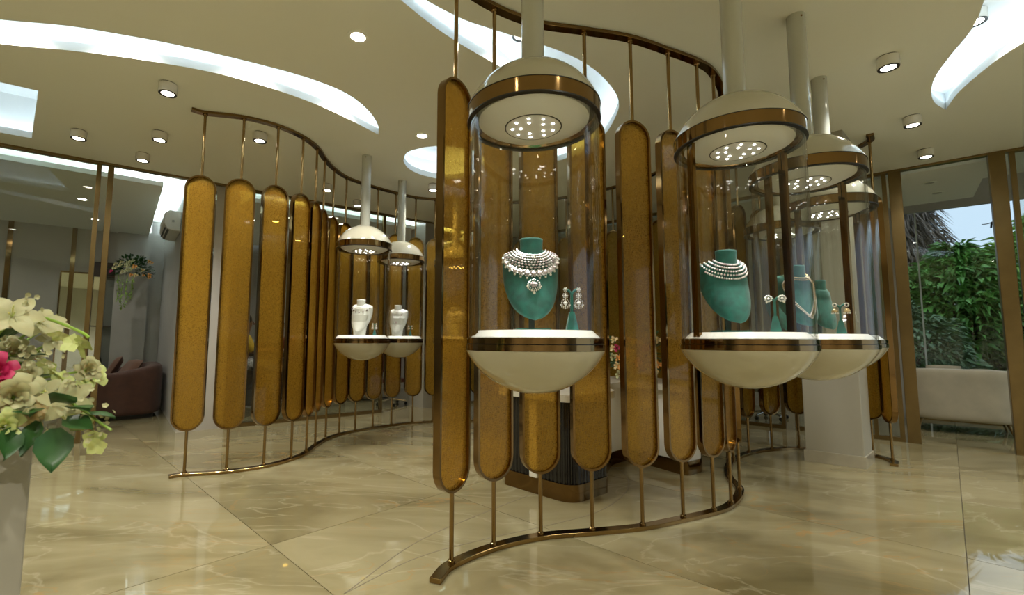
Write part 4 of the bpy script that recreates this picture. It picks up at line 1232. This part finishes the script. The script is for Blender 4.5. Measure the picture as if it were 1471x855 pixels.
sofa('tub_sofa', 'dark brown velvet tub sofa in the lounge behind the left glass', (p.x, p.y, 0), AL - PI / 2, 1.55, 1.02, 0.80, 0.66, M_BROWN, None, False, 0.06)
def pillow(label, F, s, n, z, size, m, tilt, yaw):
    q = F(s, n)
    M = Matrix.Rotation(yaw, 4, 'Z') @ Matrix.Rotation(tilt, 4, 'X')
    b = B(); cushion(b, (0, 0, 0), size, size, 0.13, M)
    o = part('throw_pillow', b, m, None, 60, (q.x, q.y, z)); tag(o, label, 'pillow')
pillow('tan velvet pillow leaning upright on the brown tub sofa', Lp, 0.70, 2.55, 0.70, 0.46, M_BROWN2, R(62), AL - PI / 2)
pillow('tan velvet pillow slumped behind the near arm of the brown tub sofa', Lp, 0.89, 2.05, 0.68, 0.44, M_BROWN2, R(55), AL - R(70))
p = Rp(6.40, 1.45)
sofa('porch_sofa', 'pale beige velvet sofa with dark metal legs, its back to the shop', (p.x, p.y, 0), R(138), 1.10, 0.86, 0.84, 0.78, M_BEIGE, None, True, 0.17)
pillow('pale grey pillow on the beige porch sofa, standing straighter', Rp, 6.26, 1.36, 0.71, 0.36, M_BEIGE, R(70), R(138))
pillow('pale grey pillow on the beige porch sofa, tipped on its corner', Rp, 6.60, 1.40, 0.70, 0.30, M_BEIGE, R(70), R(150))

# ------------------------------------------------------------------ air conditioner, niche, marble panel
t = thing('air_conditioner', 'white wall-mounted air conditioner on the pier beside the lounge bouquet', 'air conditioner', (*Lp(1.378, 1.40), 2.78), AL - PI / 2)
prof = [(0.0, 0.0), (0.0, 0.30), (-0.15, 0.30), (-0.21, 0.25), (-0.215, 0.10), (-0.17, 0.02), (-0.10, 0.0)]
b = B(); n = len(prof)
b.add([(-0.45, y, z) for y, z in prof] + [(0.45, y, z) for y, z in prof], [(i, (i + 1) % n, n + (i + 1) % n, n + i) for i in range(n)] + [tuple(range(n))[::-1], tuple(range(n, 2 * n))])
bevel(part('casing', b, mat('white_plastic', (0.70, 0.69, 0.64), 0.35), t, 30), 0.012, 3)
for k in range(2):
    part('louver', B().box((0, -0.155 - 0.03 * k, 0.014 + 0.026 * k), (0.80, 0.03, 0.006)), M_BLACK, t, 0)
part('badge', B().cyl((0.451, -0.10, 0.14), (0.456, -0.10, 0.14), 0.018, seg=16), mat('grey_badge', (0.4, 0.4, 0.4), 0.3), t)
t = thing('wall_niche', 'tall dark-framed wall niche with glass shelf below the lounge bouquet', 'niche', (*Lp(0.38, LB - 0.03), 0), AL)
for c, dd in (((-0.10, 0, 1.55), (0.06, 0.08, 2.1)), ((0.28, 0, 1.55), (0.06, 0.08, 2.1)), ((0.09, 0, 2.5), (0.44, 0.08, 0.28))):
    part('frame_bar', B().box(c, dd), mat('dark_wood', (0.035, 0.022, 0.014), 0.35), t, 0)
part('back_panel', B().box((0.09, 0.03, 1.45), (0.34, 0.02, 1.9)), mat('grey_glass', (0.17, 0.19, 0.17), 0.15), t, 0)
part('shelf', B().box((0.09, -0.02, 1.42), (0.32, 0.10, 0.015)), mat('dark_wood', (0.035, 0.022, 0.014), 0.35), t, 0)
p = Lp(0.50, LB - 0.10)
v = B().lathe([(0.0005, 0), (0.05, 0), (0.075, 0.14), (0.055, 0.28), (0.022, 0.38), (0.022, 0.48), (0.03, 0.5), (0.0005, 0.5)], 20)
ledge = struct(part('trim_30', lbox(B(), Lp, 0.2, 0.8, LB - 0.22, LB - 0.125, 0.45, 0.52), M_WALLW, smooth=0))
p = Lp(0.46, LB - 0.18)
tag(part('dark_vase', v, mat('dark_ceramic', (0.02, 0.03, 0.025), 0.25), None, 40, (p.x, p.y, 0.52)), 'slender dark vase standing on the ledge in the lounge niche', 'vase')
mm = mat('dark_marble', (0.035, 0.05, 0.055), 0.15, var=0.9, scale=4)
tag(part('marble_panel', lbox(B(), Rp, 1.2, 3.6, RB - 0.04, RB - 0.001, 0.0, 2.72), mm, None, 0), 'dark veined marble wall panel behind the right glass', 'wall panel')

t = thing('wall_mirror', 'tall mirror between bronze strips on the lounge wall reflecting the screen', 'mirror', (*Lp(0.13, LB - 0.012), 0), AL)
part('mirror_glass', B().box((0, 0, 1.38), (0.56, 0.02, 2.05)), mat('mirror_silver', (0.80, 0.81, 0.79), 0.01, 1.0), t, 0)
for c, dd in (((0, 0, 0.345), (0.60, 0.03, 0.03)), ((0, 0, 2.415), (0.60, 0.03, 0.03)), ((-0.292, 0, 1.38), (0.02, 0.03, 2.05)), ((0.283, 0, 1.38), (0.008, 0.03, 2.05))):
    part('frame_bar', B().box(c, dd), M_BRONZE, t, 0)

# ------------------------------------------------------------------ office furniture and people behind the left screen
def office_chair(name, label, loc, rz, m, seat=0.48, back=0.95):
    t = thing(name, label, 'chair', loc, rz, 'swivel chairs')
    chrome = mat('chrome', (0.75, 0.75, 0.74), 0.12, 1.0)
    b = B().prism(round_corners([(-0.22, -0.22), (0.22, -0.22), (0.22, 0.22), (-0.22, 0.22)], [0.07] * 4), seat - 0.07, seat); bevel(part('seat', b, m, t, 30), 0.02, 2)
    b = B().prism(round_corners([(-0.21, 0.20), (0.21, 0.20), (0.20, 0.27), (-0.20, 0.27)], [0.02] * 4), seat + 0.10, back); bevel(part('backrest', b, m, t, 30), 0.02, 2)
    part('back_bar', B().box((0, 0.245, seat + 0.03), (0.05, 0.02, 0.2)), chrome, t, 0)
    part('gas_column', B().cyl((0, 0, 0.09), (0, 0, seat - 0.06), 0.024, seg=12), chrome, t)
    for k in range(5):
        a = 2 * PI * k / 5 + 0.3
        e = (0.27 * math.cos(a), 0.27 * math.sin(a))
        o = part('base_arm', B().cyl((0, 0, 0.11), (e[0], e[1], 0.075), 0.02, 0.013, 8), chrome, t)
        part('castor', B().cyl((e[0], e[1] - 0.012, 0.03), (e[0], e[1] + 0.012, 0.03), 0.03, seg=12), M_BLACK, o)
    return t
M_CHB = mat('black_leather', (0.015, 0.014, 0.013), 0.4)
M_CHR = mat('maroon_leather', (0.10, 0.018, 0.014), 0.4)
p = Lp(2.36, 1.22); office_chair('office_chair', 'black high swivel chair under the person in yellow', (p.x, p.y, 0), AL + PI / 2, M_CHB, 0.70, 1.06)
p = Lp(3.22, 1.70); office_chair('office_chair', 'black high swivel chair under the person in red', (p.x, p.y, 0), AL - PI / 2, M_CHB, 0.70, 1.06)
p = Lp(4.76, 0.72); office_chair('office_chair', 'maroon swivel chair with chrome star base by the pale pier', (p.x, p.y, 0), AL + R(20), M_CHR, 0.48, 0.98)
p = Rp(4.25, 0.8); office_chair('office_chair', 'black swivel chair behind the right glass near the column', (p.x, p.y, 0), AR + R(160), M_CHB, 0.48, 0.95)
p = Lp(3.55, 2.45)
t = thing('high_desk', 'long white high desk in the office behind the wave screen', 'desk', (p.x, p.y, 0), AL)
bevel(part('desk_top', B().box((0, 0, 1.15), (2.6, 0.65, 0.06)), M_WHITE, t, 0), 0.006)
part('desk_front', B().box((0, 0.0, 0.56), (2.5, 0.5, 1.12)), mat('dark_panel', (0.05, 0.04, 0.032), 0.4), t, 0)
p = Lp(4.85, 1.75)
t = thing('white_cabinet', 'low white cabinet behind the maroon swivel chair', 'cabinet', (p.x, p.y, 0), AL)
bevel(part('body', B().box((0, 0, 0.45), (0.9, 0.45, 0.82)), M_WALLW, t, 0), 0.005)
part('plinth', B().box((0, 0, 0.02), (0.86, 0.40, 0.04)), M_BLACK, t, 0)
for s_ in (-1, 1):
    o = part('door', B().box((s_ * 0.222, -0.233, 0.46), (0.436, 0.018, 0.78)), M_WALLW, t, 0)
    part('handle', B().box((s_ * 0.04, -0.25, 0.55), (0.012, 0.02, 0.14)), M_BRASS, o, 0)

def person(label, loc, rz, shirt, trousers, hair_m, seat):
    t = thing('person', label, 'person', loc, rz)
    skin = mat('skin', (0.25, 0.125, 0.075), 0.5, var=0.06, scale=20)
    H0 = seat + 0.10
    V, E, RAD = [], [], []
    def vtx(p, r, par=None):
        V.append(p); RAD.append(r)
        if par is not None: E.append((par, len(V) - 1))
        return len(V) - 1
    pel = vtx((0, 0.02, H0), 0.13); wa = vtx((0, 0.02, H0 + 0.18), 0.115, pel); ch = vtx((0, 0.0, H0 + 0.36), 0.13, wa)
    nb = vtx((0, -0.01, H0 + 0.49), 0.055, ch); hd0 = vtx((0, -0.03, H0 + 0.57), 0.062, nb); hd1 = vtx((0, -0.045, H0 + 0.65), 0.086, hd0); hd2 = vtx((0, -0.035, H0 + 0.72), 0.076, hd1)
    arms = []
    for s in (-1, 1):
        hp = vtx((s * 0.10, -0.04, H0 - 0.01), 0.085, pel); kn = vtx((s * 0.13, -0.43, H0 - 0.02), 0.06, hp); an = vtx((s * 0.13, -0.40, H0 - 0.42), 0.042, kn); vtx((s * 0.13, -0.53, H0 - 0.46), 0.035, an)
        sh = vtx((s * 0.18, 0.0, H0 + 0.42), 0.058, ch); el = vtx((s * 0.23, -0.10, H0 + 0.18), 0.043, sh); wr = vtx((s * 0.15, -0.34, H0 + 0.22), 0.028, el); pm = vtx((s * 0.14, -0.40, H0 + 0.215), 0.030, wr)
        for k in range(4):
            f1 = vtx((s * (0.115 + 0.017 * k), -0.455, H0 + 0.213), 0.009, pm); vtx((s * (0.115 + 0.017 * k), -0.49 + 0.006 * abs(k - 1.5), H0 + 0.198), 0.008, f1)
        th = vtx((s * 0.105, -0.40, H0 + 0.215), 0.010, pm); vtx((s * 0.095, -0.44, H0 + 0.205), 0.009, th)
    def skinmesh(name, ids, grow, m, parent):
        mp_ = {i: k for k, i in enumerate(ids)}
        me = bpy.data.meshes.new(name)
        me.from_pydata([V[i] for i in ids], [(mp_[a], mp_[c]) for a, c in E if a in mp_ and c in mp_], [])
        me.materials.append(m)
        o = link(name, me, parent)
        o.modifiers.new('skin', 'SKIN')
        sv = me.skin_vertices[0].data if me.skin_vertices else None
        if sv is None:
            bpy.context.view_layer.objects.active = o
        for k, i in enumerate(ids):
            me.skin_vertices[0].data[k].radius = (RAD[i] + grow, (RAD[i] + grow) * (0.8 if i in (pel, wa, ch) else 1.0))
            me.skin_vertices[0].data[k].use_root = (k == 0)
        subsurf(o, 1)
        o.modifiers[0].use_smooth_shade = True
        return o
    try:
        skinmesh('body', list(range(len(V))), 0.0, skin, t)
        arm_ids = [pel, wa, ch]
        legs = [pel]
        for a, c in E:
            z, x, y = V[c][2], V[c][0], V[c][1]
            if c in (wa, ch, nb, hd0, hd1, hd2): continue
            if z < H0 + 0.05: legs.append(c)
        for s_, base in ((0, 0), (1, 1)): pass
        shoulders = [c for a, c in E if a == ch and c != nb]
        elbows = [c for a, c in E if a in shoulders]
        skinmesh('shirt', [pel, wa, ch] + shoulders + elbows, 0.014, shirt, t)
        skinmesh('trousers', legs, 0.012, trousers, t)
    except Exception as ex:
        print('skin failed', ex)
    zc = H0 + 0.68
    hb = B().grid(lambda u, v: (0.096 * math.sin(PI * (0.02 + 0.62 * v)) * math.cos(2 * PI * u), -0.012 + 0.108 * math.sin(PI * (0.02 + 0.62 * v)) * math.sin(2 * PI * u) + 0.02 * v, zc + 0.004 + 0.125 * math.cos(PI * (0.02 + 0.62 * v)) * (1 if math.sin(2 * PI * u) > -0.3 or v < 0.55 else 0.55)), 24, 12, True)
    part('hair', hb, hair_m, t, 60)
    fb = B().ball((0, -0.135, H0 + 0.645), 0.016, 8, 6, (0.7, 1.0, 1.3)); part('nose', fb, skin, t)
    for s in (-1, 1):
        part('eye', B().ball((s * 0.033, -0.118, H0 + 0.672), 0.011, 8, 6), M_BLACK, t)
        part('ear', B().ball((s * 0.090, -0.03, H0 + 0.655), 0.022, 8, 6, (0.4, 0.8, 1.2)), skin, t)
    part('mouth', B().ball((0, -0.122, H0 + 0.605), 0.016, 8, 6, (1.4, 0.4, 0.4)), mat('lips', (0.28, 0.09, 0.07), 0.5), t)
    return t
M_HAIR = mat('black_hair', (0.010, 0.008, 0.007), 0.45)
p = Lp(2.36, 1.22); person('person with short dark hair in a yellow top, seated in the office', (p.x, p.y, 0), AL + PI / 2, mat('yellow_cotton', (0.62, 0.40, 0.03), 0.7, var=0.2, scale=18), mat('checked_cotton', (0.42, 0.42, 0.44), 0.7, var=0.6, scale=40), M_HAIR, 0.70)
p = Lp(3.22, 1.70); person('person with dark hair in a red top, seated at the high desk', (p.x, p.y, 0), AL - PI / 2, mat('red_cotton', (0.22, 0.03, 0.018), 0.7, var=0.2, scale=18), M_CHB, M_HAIR, 0.70)

# ------------------------------------------------------------------ garden beyond the porch glass
def bush(name, label, s, n, rad, hgt, nleaf, m, seed, ln=0.24, wd=0.032, group='garden shrubs', z0=0.0, down=0.35, cat='shrub'):
    q = random.Random(seed)
    p = Rp(s, n)
    t = thing(name, label, cat, (p.x, p.y, -0.03), 0, group)
    b = B()
    for _ in range(nleaf):
        a = q.uniform(0, 2 * PI); h = q.random() ** 0.8
        prof = math.sqrt(max(0.03, 1 - (2 * abs(h - 0.42)) ** 2.6)) if h > 0.42 else 0.86 + 0.14 * h / 0.42
        rr_ = rad * prof * (0.72 + 0.34 * math.sin(a * 3 + seed) * math.cos(h * 9 + seed) * 0.5 + q.uniform(-0.25, 0.25))
        c = Vector((math.cos(a) * rr_, math.sin(a) * rr_, z0 + h * hgt + q.uniform(-.12, .12)))
        d = Vector((math.cos(a + q.uniform(-1, 1)), math.sin(a + q.uniform(-1, 1)), q.uniform(-0.5, 0.8))).normalized()
        l_ = ln * q.uniform(0.6, 1.25); w_ = wd * q.uniform(0.7, 1.3)
        sd = d.cross(Vector((0, 0, 1))); sd = sd.normalized() if sd.length > 1e-3 else Vector((1, 0, 0))
        sd = Matrix.Rotation(q.uniform(-.9, .9), 3, d) @ sd
        e = c + d * l_ - Vector((0, 0, down * l_)); mid = c + d * (l_ * 0.45) - Vector((0, 0, down * l_ * 0.15))
        fold = sd.cross(d) * (w_ * 0.5)
        b.add([c, mid + sd * w_ + fold, e, mid - sd * w_ + fold, mid], [(0, 4, 1), (4, 2, 1), (0, 3, 4), (4, 3, 2)])
    o = part('foliage', b, m, t, 0); o['kind'] = 'stuff'
    sb = B()
    for k in range(5):
        a = 2 * PI * k / 5
        sb.tube([(0.08 * math.cos(a), 0.08 * math.sin(a), 0), (0.2 * rad * math.cos(a), 0.2 * rad * math.sin(a), hgt * 0.4), (0.55 * rad * math.cos(a), 0.55 * rad * math.sin(a), hgt * 0.85)], 0.035, 6, (1, 0.7, 0.3))
    part('stem', sb, mat('bark', (0.09, 0.06, 0.04), 0.8, var=0.3, scale=20), t)
    return t
G1 = mat('garden_leaf', (0.11, 0.26, 0.04), 0.45, var=0.55, scale=3.0)
G2 = mat('garden_leaf_pale', (0.25, 0.42, 0.07), 0.45, var=0.5, scale=3.0)
G3 = mat('garden_leaf_grey', (0.13, 0.21, 0.08), 0.5, var=0.45, scale=4.0)
GB = mat('dead_frond', (0.20, 0.15, 0.11), 0.85, var=0.5, scale=4.0)
bush('broadleaf_shrub', 'small-leaved grey-green shrub low beside the silicone glass joint', 5.9, 5.2, 1.1, 1.9, 4500, G3, 1, 0.17, 0.035)
bush('broadleaf_shrub', 'dense dark green shrub with long narrow leaves behind the beige sofa', 6.9, 8.2, 1.45, 3.45, 7500, G1, 2, 0.34, 0.045)
bush('broadleaf_shrub', 'paler green leafy shrub rising to the top of the hedge', 8.4, 8.6, 1.5, 4.0, 7500, G2, 3, 0.34, 0.045)
bush('broadleaf_shrub', 'tall dark shrub behind the bronze door post', 10.2, 8.4, 1.6, 3.9, 6500, G1, 4, 0.34, 0.045)
bush('broadleaf_shrub', 'broad dark shrub further along the porch glass', 12.2, 8.2, 1.8, 3.7, 6000, G1, 5, 0.34, 0.045)
bush('broadleaf_shrub', 'leafy shrub at the foot of the dead fronds', 5.4, 8.3, 1.5, 3.2, 6500, G1, 8, 0.34, 0.045)
bush('palm_tree', 'brown tree smothered in hanging dead fronds behind the shrubs', 5.75, 10.2, 1.0, 2.7, 4200, GB, 6, 0.55, 0.026, 'garden trees', 3.0, 0.9, 'tree')
b = B().sweep_rect([tuple(Rp(-2, 12.5)), tuple(Rp(4, 12.3)), tuple(Rp(10, 12.5)), tuple(Rp(17, 12.2))], 0.3, 0.0, 2.2)
tag(part('garden_wall', b, mat('mossy_wall', (0.06, 0.075, 0.04), 0.9, var=0.5, scale=2), None, 0), 'mossy boundary wall hidden behind the garden shrubs', 'wall')
q0 = Rp(6.98, RB - 0.02)
pts = [(0, 0, 0), (0.02, 0, -0.05), (0.10, 0, -0.08), (0.12, 0, -0.18), (0.03, 0, -0.22), (0.0, 0, -0.12), (0.08, 0, -0.06), (0.10, 0, -0.16), (-0.04, 0, -0.30), (-0.14, 0, -0.32)]
b = B().tube([tuple(v) for v in crom(pts, 6)], 0.006, 6)
b.tube([(-0.04, 0, -0.30), (-0.05, 0, -0.38)], 0.012, 6)
tag(part('loose_cable', b, M_BLACK, None, 50, (q0.x, q0.y, 3.24), AR), 'loose black cable looped under the head of the porch glass', 'cable')
